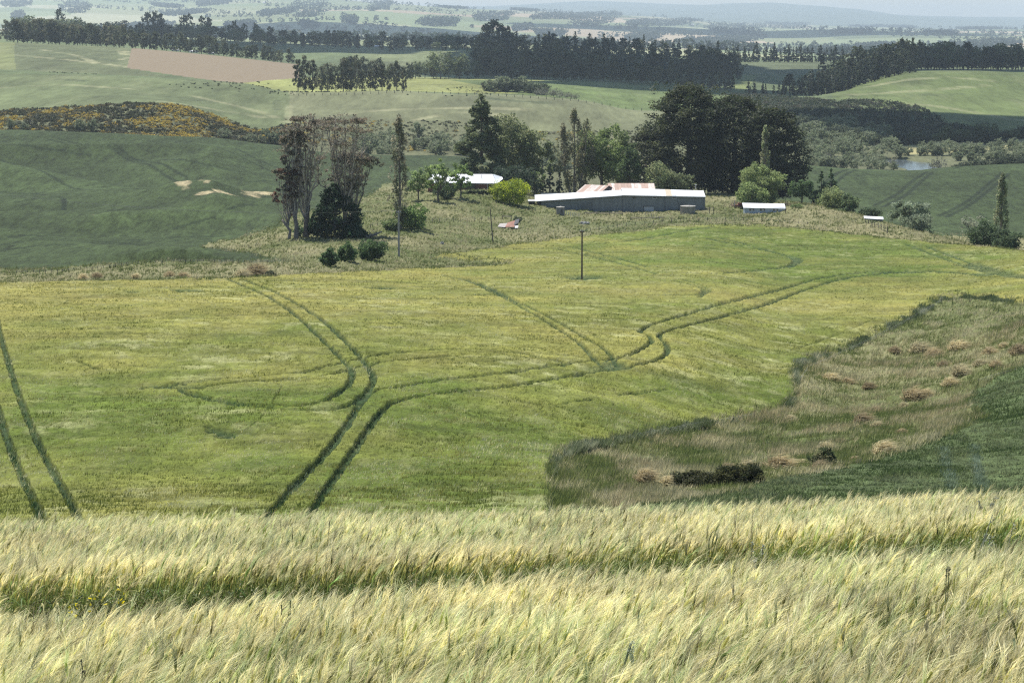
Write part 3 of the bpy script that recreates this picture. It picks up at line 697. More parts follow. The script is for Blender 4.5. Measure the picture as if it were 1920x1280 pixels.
def scatter_barley():
    rr = np.random.default_rng(5)
    pts = []
    for y0, y1, dens in [(8.3, 11, 520), (11, 15, 440), (15, 20, 330), (20, 26, 240), (26, 33.5, 190)]:
        xw = .262*y1+.7
        n = int(dens*(y1-y0)*2*xw)
        pts.append(np.stack([rr.uniform(-xw, xw, n), rr.uniform(y0, y1, n)], 1))
        n = int(.55*dens*(y1-y0)*2*4.2)      # the field carries on past both sides of the view
        pts.append(np.stack([(xw+4.2*rr.random(n))*rr.choice([-1, 1], n), rr.uniform(y0, y1, n)], 1))
    P = np.concatenate(pts); X, Y = P.T
    g = track_gap(X, Y)
    keep = rr.random(len(X)) > g*.72
    X, Y, g = X[keep], Y[keep], g[keep]
    # a thin margin either side so that the field carries on past the frame
    Z = np.array([0.]) ; c = np.interp(X/Y, A, np.arange(NC)); ci = np.clip(c.astype(int), 0, NC-1)
    # ground height of each plant, column by column
    Z = np.empty(len(X)); order = np.argsort(ci)
    for u in np.unique(ci):
        k = ci == u
        Z[k] = np.interp(Y[k], Yg[:, u], Zg[:, u])
    tall = .95+.08*fbm(X, Y, 1.6, 91, 3)+.055*rr.normal(size=len(X))+.07*fbm(X, Y, .5, 92, 2)
    tall *= 1-.50*g
    c1 = 17.3+.50*X+.22*np.sin(X*1.3); q_ = c1+.35-Y
    tall *= 1-.42*np.clip(1-q_/3.2, 0, 1)**1.3*(q_ > 0)
    tall *= 1+.10*np.exp(-((Y-c1-1.2)/.8)**2)
    near_edge = fbm(X, Y, 2.5, 93, 3)
    rz = rr.normal(0, .75, len(X))+.2*fbm(X, Y, 1.2, 94, 2)
    tone = np.clip(.95+.45*fbm(X, Y*.8, .8, 95, 4)+.26*rr.normal(size=len(X)), .3, 1.6)
    wet = np.clip(.55*fbm(X, Y, 1.8, 97, 4)+.30*rr.normal(size=len(X)), -.3, .85)
    wet = wet*1.0
    sel = rr.integers(0, 16, len(X))
    wallg = track_gap(X, Y-.55)
    gsel = rr.random(len(X)) < (.06+.8*g+.45*np.clip(wallg-g, 0, 1)+.25*np.clip(1-q_/2.0, 0, 1)*(q_ > 0))
    wet_add = .35*np.clip(wallg, 0, 1)+.3*np.clip(1-q_/2.4, 0, 1)*(q_ > 0)
    VV = []; QQ = []; TT = []; CC = []; n0 = 0
    for v in range(18):
        green = v >= 16
        tv, tq, tt, tc = barley_plant(np.random.default_rng(100+v), green)
        k = np.nonzero((sel == v) & ~gsel)[0] if not green else np.nonzero(gsel & (sel % 2 == v-16))[0]
        if not len(k): continue
        cs, sn = np.cos(rz[k])[:, None], np.sin(rz[k])[:, None]; s = tall[k][:, None]
        wx = (1+.3*rr.normal(size=len(k)))[:, None]
        x = tv[None, :, 0]*wx*s; y = tv[None, :, 1]*s; z = tv[None, :, 2]*s
        V = np.stack([x*cs-y*sn+X[k][:, None], x*sn+y*cs+Y[k][:, None], z+Z[k][:, None]], -1)
        m = len(tv); off = n0+np.arange(len(k))[:, None, None]*m
        if len(tq): QQ.append((tq[None]+off).reshape(-1, 4))
        if len(tt): TT.append((tt[None]+off).reshape(-1, 3))
        c = tc[None]*tone[k][:, None, None]
        w = np.clip(wet[k]+wet_add[k], 0, 1)[:, None, None]
        c = c*(1-w*np.array([.52, .30, .50])); b = np.clip(-wet[k], 0, 1)[:, None, None]; c = c*(1+b*np.array([.2, .08, .0]))
        VV.append(V.reshape(-1, 3)); CC.append(c.reshape(-1, 3)); n0 += m*len(k)
    me = mesh_np('barley', np.concatenate(VV), [np.concatenate(QQ), np.concatenate(TT)], np.concatenate(CC))
    print('barley plants', len(X), 'faces', len(me.polygons))
    o = obj('barley', me, CROP)
    tag(o, 'pale ripening bearded barley leaning in the wind in the foreground', 'barley', kind='stuff')
scatter_barley()

# ================================================================== grass tufts over the rough ground
def tuft_field(name, label, cat, mask, n, hgt, wid, blades, cols, seed, clump=1.0, mat=None):
    rr = np.random.default_rng(seed)
    ii = np.flatnonzero(mask)
    if not len(ii): return
    ii = rr.choice(ii, n)
    jx = rr.normal(0, .5, n)*.0006*Yg.ravel()[ii]; 
    B = np.stack([Xg.ravel()[ii]+jx*2, Yg.ravel()[ii]+rr.uniform(-.5, .5, n)*.0075*Yg.ravel()[ii], Zs.ravel()[ii]-.08], 1)
    h = hgt*(.55+.9*rr.random(n))*(1+.6*fbm(B[:, 0], B[:, 1], 5, seed, 3)); w = wid*(.7+.6*rr.random(n))*np.clip(B[:, 1]/280, .7, 2.0)
    cols = np.asarray(cols)
    mixn = np.clip(fbm(B[:, 0], B[:, 1]*.5, 3.2, seed+3, 4)*1.15+.45+.22*rr.normal(size=n), 0, .999)
    c = cols[(mixn*len(cols)).astype(int)]*(.8+.4*rr.random((n, 1)))
    if name == 'rough_grass': c = c*np.where(B[:, 1] > 300, .88, 1)[:, None]
    V = np.empty((n, blades, 3, 3)); 
    for b in range(blades):
        az = rr.uniform(0, 2*math.pi, n); 
        base = B+np.stack([np.cos(az), np.sin(az), 0*az], 1)*(clump*.25*rr.random((n, 1)))
        lean = np.stack([np.cos(az)*.35+.25, np.sin(az)*.35, 0*az], 1)*h[:, None]
        wv = np.stack([-np.sin(az), np.cos(az)*.4, 0*az], 1)*w[:, None]
        V[:, b, 0] = base-wv; V[:, b, 1] = base+wv; V[:, b, 2] = base+lean+np.array([0, 0, 1])*h[:, None]
    T = np.arange(n*blades*3).reshape(-1, 3)
    CC = np.repeat(c, blades*3, 0)
    o = obj(name, mesh_np(name, V.reshape(-1, 3), [T], CC), mat or FOL)
    tag(o, label, cat, kind='stuff')
rg = (zone == ROUGH)
for _ in range(3): rg[:, 1:] |= rg[:, :-1].copy(); rg[:, :-1] |= rg[:, 1:].copy(); rg[1:] |= rg[:-1].copy(); rg[:-1] |= rg[1:].copy()
rg = rg & ~edge_band & (Yg > 88) & (Yg < 640) & (PX > -330) & (PX < 2300)
tuft_field('rough_grass', 'rough unmown grass with straw seed heads around the farmyard and down the gully', 'grass', rg, 112000, .38, .040, 4,
           [(.13, .165, .052), (.175, .20, .07), (.235, .245, .105), (.32, .305, .16), (.50, .455, .28)], 301)
bm_ = cropm & (Yg < 500) & (PX > -330) & (PX < 2300) & (trk < .10)
tuft_field('barley_heads', 'green and pale barley heads standing across the middle field', 'barley', bm_, 165000, .17, .030, 3,
           [(.115, .145, .024), (.155, .175, .034), (.235, .228, .052), (.35, .33, .11), (.62, .60, .33)], 302, mat=CROP)
ng = dkm & (Yg < 240)
tuft_field('leafy_crop', 'low dark leafy crop covering the lower right field', 'crop', ng, 60000, .16, .05, 4,
           [(.078, .115, .040), (.10, .14, .05), (.13, .165, .065), (.18, .205, .10)], 304)
wm_ = np.zeros(ng.shape, bool)
for pts in ([(1772,850),(1775,880),(1785,930)],[(1826,846),(1832,880),(1842,930)]):
    q_ = dist_to(w2(pts, 100, 240), ng) < .32; t_ = np.zeros(ng.shape, bool); t_[ng] = q_; wm_ |= t_
tuft_field('pale_stalks', 'pale blue-green bruised stalks in the two wheel marks of the lower right field', 'crop', wm_, 1500, .2, .03, 3,
           [(.15, .20, .12), (.22, .28, .18), (.30, .36, .25), (.08, .12, .06)], 306)
tuft_field('ditch_shade_grass', 'grass coloured dark as ditch shade along the barley edge above the gully', 'grass', edge_band & (Yg > 110), 12000, .38, .04, 4,
           [(.09, .12, .055), (.12, .155, .07), (.17, .20, .11), (.28, .30, .20)], 307)  # blades coloured dark to stand in for the shade in the ditch
gf = (zone == ROUGH) & (Yg > 110) & (Yg < 245) & (PX > 1150) & (fbm(Xg, Yg, 5, 89, 3) > .12)
tuft_field('dry_grass', 'pale dead grass matted through the gully between the tussocks', 'grass', gf, 9000, .5, .03, 6,
           [(.27, .26, .14), (.38, .34, .19), (.52, .45, .27), (.33, .28, .16)], 305)
tm_ = cropm & (Yg < 500) & (trk > .35)
tuft_field('broken_stalks', 'dark green broken stalks in the wheel tracks of the barley', 'barley', tm_, 14000, .18, .035, 3,
           [(.03, .07, .03), (.04, .085, .035), (.06, .10, .05), (.20, .26, .17)], 303)

# ================================================================== trees
def leaf_quads(C, size, colr, r, up=.35, aspect=.7):
    n = len(C)
    nr = r.normal(size=(n, 3)); nr[:, 2] = np.abs(nr[:, 2])+up; nr /= np.linalg.norm(nr, axis=1)[:, None]
    t = r.normal(size=(n, 3)); t -= nr*(t*nr).sum(1)[:, None]; t /= np.linalg.norm(t, axis=1)[:, None]
    b = np.cross(nr, t); s = (size*(.6+.8*r.random(n)))[:, None]
    V = np.empty((n, 4, 3)); V[:, 0] = C-t*s; V[:, 1] = C-b*s*aspect; V[:, 2] = C+t*s; V[:, 3] = C+b*s*aspect
    return V.reshape(-1, 3), np.arange(n*4).reshape(-1, 4), np.repeat(colr, 4, 0)
def crown_mesh(name, clumps, nleaf, size, base, r, base2=None, up=.35, streak=None):
    """clumps: (n,5) x y z rx rz"""
    cl = np.asarray(clumps, float); n = len(cl)
    wgt = cl[:, 3]**2*cl[:, 4]**.5; wgt /= wgt.sum()
    k = r.choice(n, nleaf, p=wgt)
    d = r.normal(size=(nleaf, 3)); d /= np.linalg.norm(d, axis=1)[:, None]; rad = r.random(nleaf)**.45
    C = cl[k, :3]+d*rad[:, None]*np.stack([cl[k, 3], cl[k, 3], cl[k, 4]], 1)
    tone = (.72+.56*r.random(n))[k]*(.8+.4*r.random(nleaf))
    c = np.asarray(base)[None]*tone[:, None]
    if base2 is not None:
        m = (r.random(n) < .4)[k]; c[m] = np.asarray(base2)[None]*tone[m][:, None]
    V, Q, CC = leaf_quads(C, size, c, r, up)
    return mesh_np(name, V, [Q], CC)

def limb(mb, p0, p1, r0, r1, r, bend=.12, c=(.12, .10, .08), n=6, sides=5):
    p0 = np.asarray(p0, float); p1 = np.asarray(p1, float); t = np.linspace(0, 1, n)[:, None]
    L_ = np.linalg.norm(p1-p0); off = r.normal(0, bend*L_, 3)*np.array([1, 1, .3])
    P = p0*(1-t)+p1*t+off*(np.sin(math.pi*t))*.6+r.normal(0, .02*L_, (n, 3))*np.sin(math.pi*t)
    mb.tube(P, np.linspace(r0, r1, n), sides, c=c, cap=False)
    return P

def tree_parts(kind, H, W_, seed, nleaf, leaf, colr, col2=None, bark=(.13, .11, .09)):
    """returns (trunk MB, crown mesh) with the base at the origin"""
    r = np.random.default_rng(seed); mb = MB(); cl = []
    R = W_/2
    if kind == 'round' or kind == 'bush':
        lo = .22 if kind == 'round' else .0
        cz = H*(.5+lo*.5); hz = H*(1-lo)/2
        n = 130
        for i in range(n):
            d = r.normal(size=3); d /= np.linalg.norm(d)
            rr_ = (.55+.42*r.random())*(1+.18*math.sin(d[0]*4+seed)+.12*math.sin(d[2]*5+seed*2))
            if kind == 'bush': p = (d[0]*R*rr_, d[1]*R*rr_, max(H*.10, H*.46+d[2]*H*.46*rr_))
            else: p = (d[0]*R*rr_, d[1]*R*rr_, cz+d[2]*hz*rr_)
            q = R*r.uniform(.17, .29); cl.append((*p, q, q*.8))
        mb.tube([(0, 0, -.4), (r.normal(0, .1), 0, H*.25), (r.normal(0, .2), r.normal(0, .2), H*.62)], [H*.022+.08, H*.018+.05, H*.008], 7, c=bark)
        for i in range(9 if kind == 'round' else 5):
            p = cl[int(r.integers(0, n))]; limb(mb, (0, 0, H*r.uniform(.12, .4)), p[:3], H*.01, H*.003, r, c=bark)
    elif kind == 'airy':
        n = 55
        for i in range(n):
            d = r.normal(size=3); d /= np.linalg.norm(d); rr_ = r.random()**.4
            cl.append((d[0]*R*rr_, d[1]*R*rr_, H*.6+d[2]*H*.38*rr_, R*r.uniform(.12, .24), R*r.uniform(.1, .2)))
        mb.tube([(0, 0, -.4), (r.normal(0, .2), 0, H*.3), (r.normal(0, .4), 0, H*.7)], [H*.02+.05, H*.016, H*.006], 6, c=bark)
        for i in range(16):
            p = cl[i]; limb(mb, (0, 0, H*r.uniform(.18, .35)), p[:3], H*.009, H*.003, r, c=bark)
    elif kind == 'cone' or kind == 'conifer':
        n = 150 if kind == 'cone' else 60
        for i in range(n):
            t = r.random()**.8; az = r.uniform(0, 2*math.pi)
            prof = (1-t)**.72*(.9+.2*math.sin(az*3+t*9+seed)) if kind == 'cone' else (1-t)**.9
            rad = R*prof*(.55+.5*r.random()); z = H*(.04+.93*t)
            q = max(R*(.20*prof+.07), .05*R); cl.append((rad*math.cos(az), rad*math.sin(az), z, q, q*(.55 if kind == 'cone' else .8)))
        mb.tube([(0, 0, -.4), (0, 0, H*.5), (0, 0, H*.96)], [H*.022+.1, H*.014, .04], 7, c=bark)
        for i in range(14): p = cl[i]; limb(mb, (0, 0, p[2]-.03*H), p[:3], H*.005, H*.002, r, c=bark)
    elif kind == 'macro':
        n = 600
        for i in range(n):
            t = r.random()**.9; az = r.uniform(0, 2*math.pi)
            prof = (math.sin(math.pi*min(1, .18+.80*t))**.55)*(1+.22*math.sin(az*2+seed)+.14*math.sin(az*5+t*6+seed))
            rad = R*prof*(.25+.75*r.random()**.6)
            z = H*(.03+.93*t)+.04*H*rad/R
            q = R*r.uniform(.13, .22)
            cl.append((rad*math.cos(az), rad*math.sin(az), z, q, q*.40))
            if r.random() < .5:
                cl.append((rad*1.12*math.cos(az), rad*1.12*math.sin(az), z+q*.35, q*.6, q*.2))
        for i in range(16): cl.append((r.normal(0, R*.35), r.normal(0, R*.35), H*r.uniform(.93, 1.02), R*.10, R*.09))
        mb.tube([(0, 0, -.5), (.3, 0, H*.3), (0, .3, H*.8)], [H*.04, H*.03, H*.01], 8, c=bark)
        for i in range(26): p = cl[i]; limb(mb, (0, 0, max(1, p[2]-.15*H)), p[:3], H*.010, H*.004, r, c=bark)
    elif kind == 'poplar':
        n = 120
        stems = 3 if W_/H > .28 else 1
        for s_ in range(stems):
            sx = 0 if stems == 1 else (s_-1)*R*.55; sh = H*(1 if s_ == 1 or stems == 1 else r.uniform(.8, .95)); rr0 = R*(1 if stems == 1 else .5)
            mb.tube([(sx*.3, 0, -.4), (sx*.8, 0, sh*.4), (sx, 0, sh*.95)], [H*.016+.06, H*.011, .03], 6, c=bark)
            for i in range(n//stems+20):
                t = r.random(); az = r.uniform(0, 2*math.pi)
                prof = min(1, (t+.08)*3.2)*(1-t)**.42*1.15
                rad = rr0*prof*(.35+.65*r.random())
                q = rr0*r.uniform(.12, .26)
                p = (sx*(.5+.5*min(1, t*2))+rad*math.cos(az), rad*math.sin(az), sh*(.05+.93*t), q, q*2.6)
                cl.append(p)
                if i % 4 == 0: limb(mb, (sx*.7, 0, max(.5, p[2]-sh*.14)), p[:3], H*.004, H*.0015, r, .03, c=bark)
    elif kind == 'gum':
        # bare pale limbs sweeping up to a thin flat-topped crown
        mb.tube([(0, 0, -.5), (r.normal(0, .2), 0, H*.12), (r.normal(0, .4), r.normal(0, .3), H*.27)], [H*.026, H*.019, H*.016], 8, c=bark)
        nl = 15
        for i in range(nl):
            az = 2*math.pi*i/nl+r.uniform(-.3, .3); rr_ = R*r.uniform(.15, .95); top = H*(.985-.10*(rr_/R)**2.2-.05*r.random())
            if i % 4 == 3: top = H*r.uniform(.5, .8); rr_ = R*r.uniform(.7, 1.0)
            p0 = np.array([0, 0, H*r.uniform(.13, .30)]); p1 = np.array([rr_*math.cos(az), rr_*math.sin(az), top])
            t = np.linspace(0, 1, 9)[:, None]
            P = np.concatenate([p0[:2]+(p1-p0)[:2]*t**.75, p0[2]+(p1-p0)[2]*t**1.05], 1)+r.normal(0, .012*H, (9, 3))*np.sin(math.pi*t)
            mb.tube(P, np.linspace(H*.0085, H*.0018, 9), 5, c=tuple(np.array((.33, .30, .27))*r.uniform(.5, 1.3)), cap=False)
            for k in range(38):       # twigs
                j = int(r.integers(3, 9)); q = P[j]+r.normal(0, R*.16, 3)*np.array([1, 1, .4])+np.array([0, 0, R*r.uniform(.05, .45)])
                q[2] = min(q[2], H*(1-.1*(np.hypot(q[0], q[1])/R)**2))
                limb(mb, P[j], q, H*.0020, H*.0008, r, .08, c=(.42, .36, .30), n=4, sides=3)
                if r.random() < (.4 if j >= 7 else .15): cl.append((*q, R*r.uniform(.08, .17), R*r.uniform(.05, .10)))
            for k in range(12): cl.append((p1[0]+r.normal(0, R*.12), p1[1]+r.normal(0, R*.12), p1[2]+r.normal(0, .008*H), R*r.uniform(.12, .2), R*.05))
    elif kind == 'belt':      # shelter-belt gum or pine: bare trunk, upright ragged crown
        n = 64
        for i in range(n):
            t = r.random(); az = r.uniform(0, 2*math.pi)
            prof = math.sin(math.pi*min(1, .15+.8*t))**.5*(1+.3*math.sin(az*2+seed*1.3)*t)
            rad = R*prof*(.3+.7*r.random()); q = R*r.uniform(.17, .32)
            cl.append((rad*math.cos(az), rad*math.sin(az), H*(.13+.84*t), q, q*1.1))
        mb.tube([(0, 0, -H*.08), (R*.08, 0, H*.4), (0, 0, H*.8)], [H*.022, H*.016, H*.006], 5, c=bark)
    elif kind == 'willow':
        n = 60
        for i in range(n):
            d = r.normal(size=3); d /= np.linalg.norm(d); rr_ = .4+.6*r.random()
            cl.append((d[0]*R*rr_, d[1]*R*rr_, max(.05*H, H*.5+d[2]*H*.46*rr_), R*r.uniform(.14, .26), H*r.uniform(.07, .13)))
        for i in range(5): limb(mb, (r.normal(0, .1*R), 0, -.3), cl[i][:3], H*.02, H*.006, r, .1, c=bark)
    cm = crown_mesh('crown', cl, nleaf, leaf, colr, r, col2, up=(.9 if kind == 'macro' else .3))
    return mb, cm

BOOST = 2.2
def T(name, kind, px, base, top, wpx, label, cat, nleaf, leaf, colr, col2=None, d=None, seed=1, group=None, bark=(.13, .11, .09), fol=None):
    p = hit(px, base) if d is None else at(px, d)
    k = ppm(p); bpy_ = proj(p.x, p.y, p.z)[1]
    H = max(1.0, (bpy_-top)/k*1.03); W_ = wpx/k*1.06
    if name not in ('yellow_shrub', 'gum_tree', 'macrocarpa_tree', 'gorse_shrub'):
        colr = tuple(min(.7, v*BOOST) for v in colr); col2 = tuple(min(.7, v*BOOST) for v in col2) if col2 else None
    root = thing(name, label, cat, (p.x, p.y, p.z-.05), 0, group)
    mb, cm = tree_parts(kind, H, W_, seed, nleaf, leaf, colr, col2, bark)
    mb.build('trunk', BARK, root, True)
    cm.name = 'crown'; obj('crown' if kind != 'bush' else 'foliage', cm, fol or FOL, root)
    return root

GUM = (.19, .155, .11); GUM2 = (.17, .17, .115)
PALEB = (.22, .19, .165)
T('gum_tree','gum',574,446,222,100,'tall flat-topped gum tree with dark forked trunk, left of the dark spruce','tree',2500,.20,GUM,GUM2,seed=11,bark=(.14,.11,.09))
T('gum_tree','gum',646,444,222,120,'tall flat-topped gum tree with pale spreading limbs directly in front of the dark spruce','tree',2700,.20,GUM,GUM2,seed=12,bark=PALEB)
T('gum_tree','gum',541,448,318,56,'shortest leaning reddish gum tree at the left end of the gum clump','tree',2600,.30,(.13,.075,.05),GUM2,seed=13,bark=PALEB)
T('gum_tree','gum',555,447,248,52,'slender tall gum tree second from the left in the gum clump','tree',2400,.30,GUM,GUM2,seed=14,bark=PALEB)
T('gum_tree','gum',662,442,290,90,'lower gum tree with wide right-hand limbs at the right end of the clump','tree',3400,.30,GUM2,GUM,seed=15,bark=PALEB)
T('spruce_tree','cone',628,444,345,128,'squat near-black spruce beneath the tall gum trees','tree',9000,.30,(.016,.032,.014),seed=16,fol=FOL)
T('poplar_tree','poplar',750,430,226,40,'very slim half-bare poplar behind the grey power pole','tree',3600,.22,(.10,.105,.06),(.14,.13,.09),seed=17,bark=(.2,.17,.14))
T('shrub','bush',772,429,380,58,'rounded green shrub at the foot of the slim poplar','shrub',3600,.22,(.085,.125,.04),seed=18)
T('shrub','bush',733,432,408,34,'small loose shrub on the left side of the slim poplar','shrub',1500,.2,(.085,.11,.045),seed=19)
T('shrub','bush',617,500,465,36,'leftmost small dark round shrub of three on the slope below the gums','shrub',2600,.17,(.045,.075,.03),seed=20)
T('shrub','bush',651,492,455,40,'middle dark round shrub of three on the slope below the gums','shrub',3000,.17,(.05,.08,.03),seed=21)
T('shrub','bush',696,487,445,54,'largest dark round shrub of three, nearest the grey power pole','shrub',4200,.17,(.045,.072,.028),seed=22)
OLG = (.115, .15, .06)
T('fruit_tree','airy',785,377,310,54,'loose pale green fruit tree left of the white-roofed house','tree',2600,.22,OLG,seed=23)
T('fruit_tree','airy',822,378,298,50,'tallest light green fruit tree hiding the left half of the house roof','tree',2800,.22,(.13,.17,.055),OLG,seed=24)
T('fruit_tree','airy',864,372,304,46,'light green fruit tree in front of the middle of the house roof','tree',2400,.22,(.12,.165,.055),seed=25)
T('shrub','bush',835,372,345,44,'dark shadowy shrub between the fruit trees by the house','shrub',1800,.22,(.04,.06,.03),seed=26)
T('redwood_tree','cone',903,350,178,112,'tall dark redwood rising behind the white-roofed house','tree',14000,.36,(.075,.088,.042),(.055,.07,.035),d=612,seed=27,bark=(.12,.08,.06))
T('oak_tree','round',962,350,220,108,'broad dull olive tree right of the redwood','tree',10000,.34,(.095,.108,.05),(.075,.09,.04),d=618,seed=28)
T('oak_tree','airy',1003,352,262,74,'thin-crowned olive tree between the broad olive tree and the twin poplar','tree',4200,.32,(.10,.12,.055),d=622,seed=29)
T('juniper_shrub','bush',962,350,308,80,'spreading near-black juniper over the gable of the house','shrub',5200,.28,(.025,.037,.022),d=592,seed=30)
T('yellow_shrub','bush',956,383,336,70,'bright yellow-green rounded shrub between the house and the long shed','shrub',7000,.2,(.36,.42,.03),(.20,.27,.03),seed=31)
T('poplar_tree','poplar',1077,360,213,80,'upright twin-stemmed poplar with bare top behind the rusty roofs','tree',7000,.26,(.105,.11,.06),(.13,.12,.075),d=618,seed=32,bark=(.24,.2,.16))
T('cypress_tree','conifer',1018,360,318,14,'slim pencil cypress, leftmost of three near the yellow shrub','tree',900,.22,(.02,.032,.02),d=600,seed=33)
T('cypress_tree','conifer',1031,360,306,20,'tallest of three near-black cypresses near the yellow shrub','tree',1300,.22,(.02,.032,.02),d=602,seed=34)
T('cypress_tree','conifer',1049,360,322,18,'rightmost dark cypress of three in front of the twin poplar','tree',1100,.22,(.025,.036,.022),d=603,seed=35)
T('shrub','airy',1003,366,322,40,'mid-green garden shrub left of the three cypresses','shrub',1800,.22,(.08,.105,.04),d=597,seed=36)
T('broadleaf_tree','round',1128,360,240,86,'tall fresh green broadleaf tree right of the twin poplar','tree',9000,.32,(.105,.135,.048),(.09,.12,.045),d=622,seed=37)
T('broadleaf_tree','round',1160,360,256,60,'olive broadleaf tree crowding the right of the tall green one','tree',5200,.32,(.095,.115,.05),d=628,seed=38)
T('broadleaf_tree','round',1181,360,282,48,'deep green broadleaf tree with a shaded foot beside the macrocarpas','tree',4200,.3,(.05,.072,.028),d=606,seed=39)
T('broadleaf_tree','bush',1234,362,302,62,'rounded pale green tree behind the long shed roof','tree',5200,.26,(.125,.14,.07),(.10,.12,.055),d=604,seed=40)
T('broadleaf_tree','bush',1272,362,316,50,'lower grey-green tree right of the rounded pale one','tree',3000,.26,(.085,.10,.05),d=606,seed=41)
MAC = (.034, .048, .018); MAC2 = (.070, .082, .032)
T('macrocarpa_tree','macro',1290,366,168,176,'tallest black-green macrocarpa at the left of the huge clump','tree',46000,.33,MAC,MAC2,d=640,seed=42,bark=(.10,.08,.07))
T('macrocarpa_tree','macro',1375,366,186,170,'middle black-green macrocarpa of the huge clump','tree',42000,.33,MAC,MAC2,d=650,seed=43,bark=(.10,.08,.07))
T('macrocarpa_tree','macro',1442,366,208,136,'right-hand macrocarpa of the huge clump with drooping side limbs','tree',34000,.33,MAC,MAC2,d=636,seed=44,bark=(.10,.08,.07))
T('macrocarpa_tree','macro',1222,360,240,86,'low outlying macrocarpa branch mass at the left foot of the clump','tree',9000,.38,(.045,.05,.028),MAC2,d=652,seed=45,bark=(.10,.08,.07))
T('poplar_tree','poplar',1433,360,238,23,'slim pale poplar standing in front of the black macrocarpas','tree',2600,.24,(.13,.145,.075),(.12,.12,.07),d=600,seed=46,bark=(.24,.2,.16))
T('willow_tree','bush',1427,385,300,74,'dense rounded olive-green willow behind the small blue hut','tree',10000,.24,(.135,.165,.065),(.12,.145,.055),d=574,seed=47)
T('willow_tree','bush',1408,386,336,50,'lower lobe of olive willow left of the big rounded one','tree',4000,.24,(.12,.15,.058),d=566,seed=48)
T('broadleaf_tree','round',1503,384,338,44,'small dark green tree at the right foot of the macrocarpas','tree',3000,.24,(.055,.085,.035),d=575,seed=49)
T('conifer_tree','conifer',1539,392,320,42,'left spire of the twin dark conifers on the brow','tree',3400,.24,(.055,.08,.038),d=572,seed=50)
T('conifer_tree','conifer',1557,394,316,46,'right spire of the twin dark conifers on the brow','tree',3600,.24,(.05,.078,.036),d=574,seed=51)
T('shrub','bush',1562,394,352,64,'light olive rounded shrub in front of the twin conifers','shrub',5200,.22,(.12,.14,.06),(.10,.125,.05),d=556,seed=52)
T('shrub','bush',1592,398,360,36,'darker rounded shrub at the right end of the brow thicket','shrub',2600,.22,(.075,.10,.045),d=550,seed=53)
T('shrub','bush',1630,412,384,36,'small dark shrub behind the low white trough cover','shrub',1800,.2,(.045,.062,.032),d=548,seed=54)
T('olive_tree','airy',1705,420,376,74,'silvery open-crowned tree on the brow above the dark crop','tree',5200,.22,(.15,.175,.12),(.07,.09,.05),d=522,seed=55)
T('olive_tree','bush',1725,425,396,48,'lower silvery thicket right of the open-crowned tree','tree',2400,.22,(.11,.13,.085),d=516,seed=56)
T('poplar_tree','poplar',1875,460,328,29,'solitary slim poplar near the right edge of the photo','tree',3600,.22,(.105,.125,.065),(.13,.135,.08),d=505,seed=57,bark=(.24,.2,.16))
T('shrub','bush',1846,470,416,74,'large dark shrub at the foot of the solitary poplar','shrub',6000,.19,(.045,.065,.03),d=437,seed=58)
T('shrub','bush',1886,476,430,60,'smaller dark shrub at the far right of the brow','shrub',4600,.19,(.05,.07,.034),d=430,seed=59)
T('shrub','airy',1825,458,402,52,'thin twiggy grey shrub left of the solitary poplar','shrub',900,.2,(.13,.14,.10),d=470,seed=60)
T('shrub','bush',1495,392,382,20,'tiny green shrub right of the small blue hut','shrub',700,.18,(.10,.13,.05),d=546,seed=61)
T('gorse_shrub','bush',1382,925,872,86,'sprawling near-black gorse bush at the foot of the gully, right half','shrub',22000,.055,(.045,.055,.022),(.085,.09,.035),d=124,seed=62)
T('gorse_shrub','bush',1300,928,890,88,'sprawling near-black gorse bush at the foot of the gully, left half','shrub',20000,.055,(.042,.05,.022),(.08,.085,.035),d=124,seed=63)
T('shrub','bush',1545,878,836,50,'low dark shrub among tan tussocks in the gully','shrub',3500,.07,(.04,.055,.025),(.10,.10,.05),seed=64)
T('shrub','bush',508,524,508,26,'dark low shrub beside the pale tussock mound at the field edge','shrub',900,.12,(.05,.055,.03),seed=65)
T('shrub','bush',970,419,403,16,'small shrub beside the collapsed iron shelter','shrub',700,.16,(.07,.085,.05),seed=66)
T('shrub','bush',1006,345,328,22,'small dark yard shrub beside the three cypresses','shrub',500,.2,(.03,.045,.025),d=600,seed=67)
# hedge in front of the house wall
p = hit(895, 366); k = ppm(p); hd = thing('hedge', 'low clipped dark hedge along the red-brown house wall', 'hedge', p)
rr = np.random.default_rng(70); Ls = 62/k
obj('foliage', crown_mesh('foliage', [(rr.uniform(-Ls/2, Ls/2), rr.uniform(-.4, .4), rr.uniform(.2, 1.0), .4, .3) for _ in range(60)], 2600, .14, (.05, .075, .03), rr), FOL, hd)
# cabbage tree: bare stems with round heads of sword leaves
p = at(903, 598); k = ppm(p); H = (proj(*p)[1]-310)/k
ct = thing('cabbage_tree', 'pale tufted cabbage tree with bare stems behind the house ridge', 'tree', p)
mb = MB(); r_ = np.random.default_rng(71); cl = []
for i in range(7):
    az = r_.uniform(0, 6.28); q = np.array([1.5*math.cos(az)*r_.random(), math.sin(az), H*r_.uniform(.8, .95)]); limb(mb, (0, 0, H*.3), q, .12, .07, r_, c=(.2, .17, .13)); cl.append((*q, .75, .7))
mb.tube([(0, 0, -.3), (0, 0, H*.35)], [.25, .18], 6, c=(.2, .17, .13)); mb.build('trunk', BARK, ct, True)
obj('crown', crown_mesh('crown', cl, 900, .3, (.24, .26, .14), r_, (.12, .14, .08)), FOL, ct)

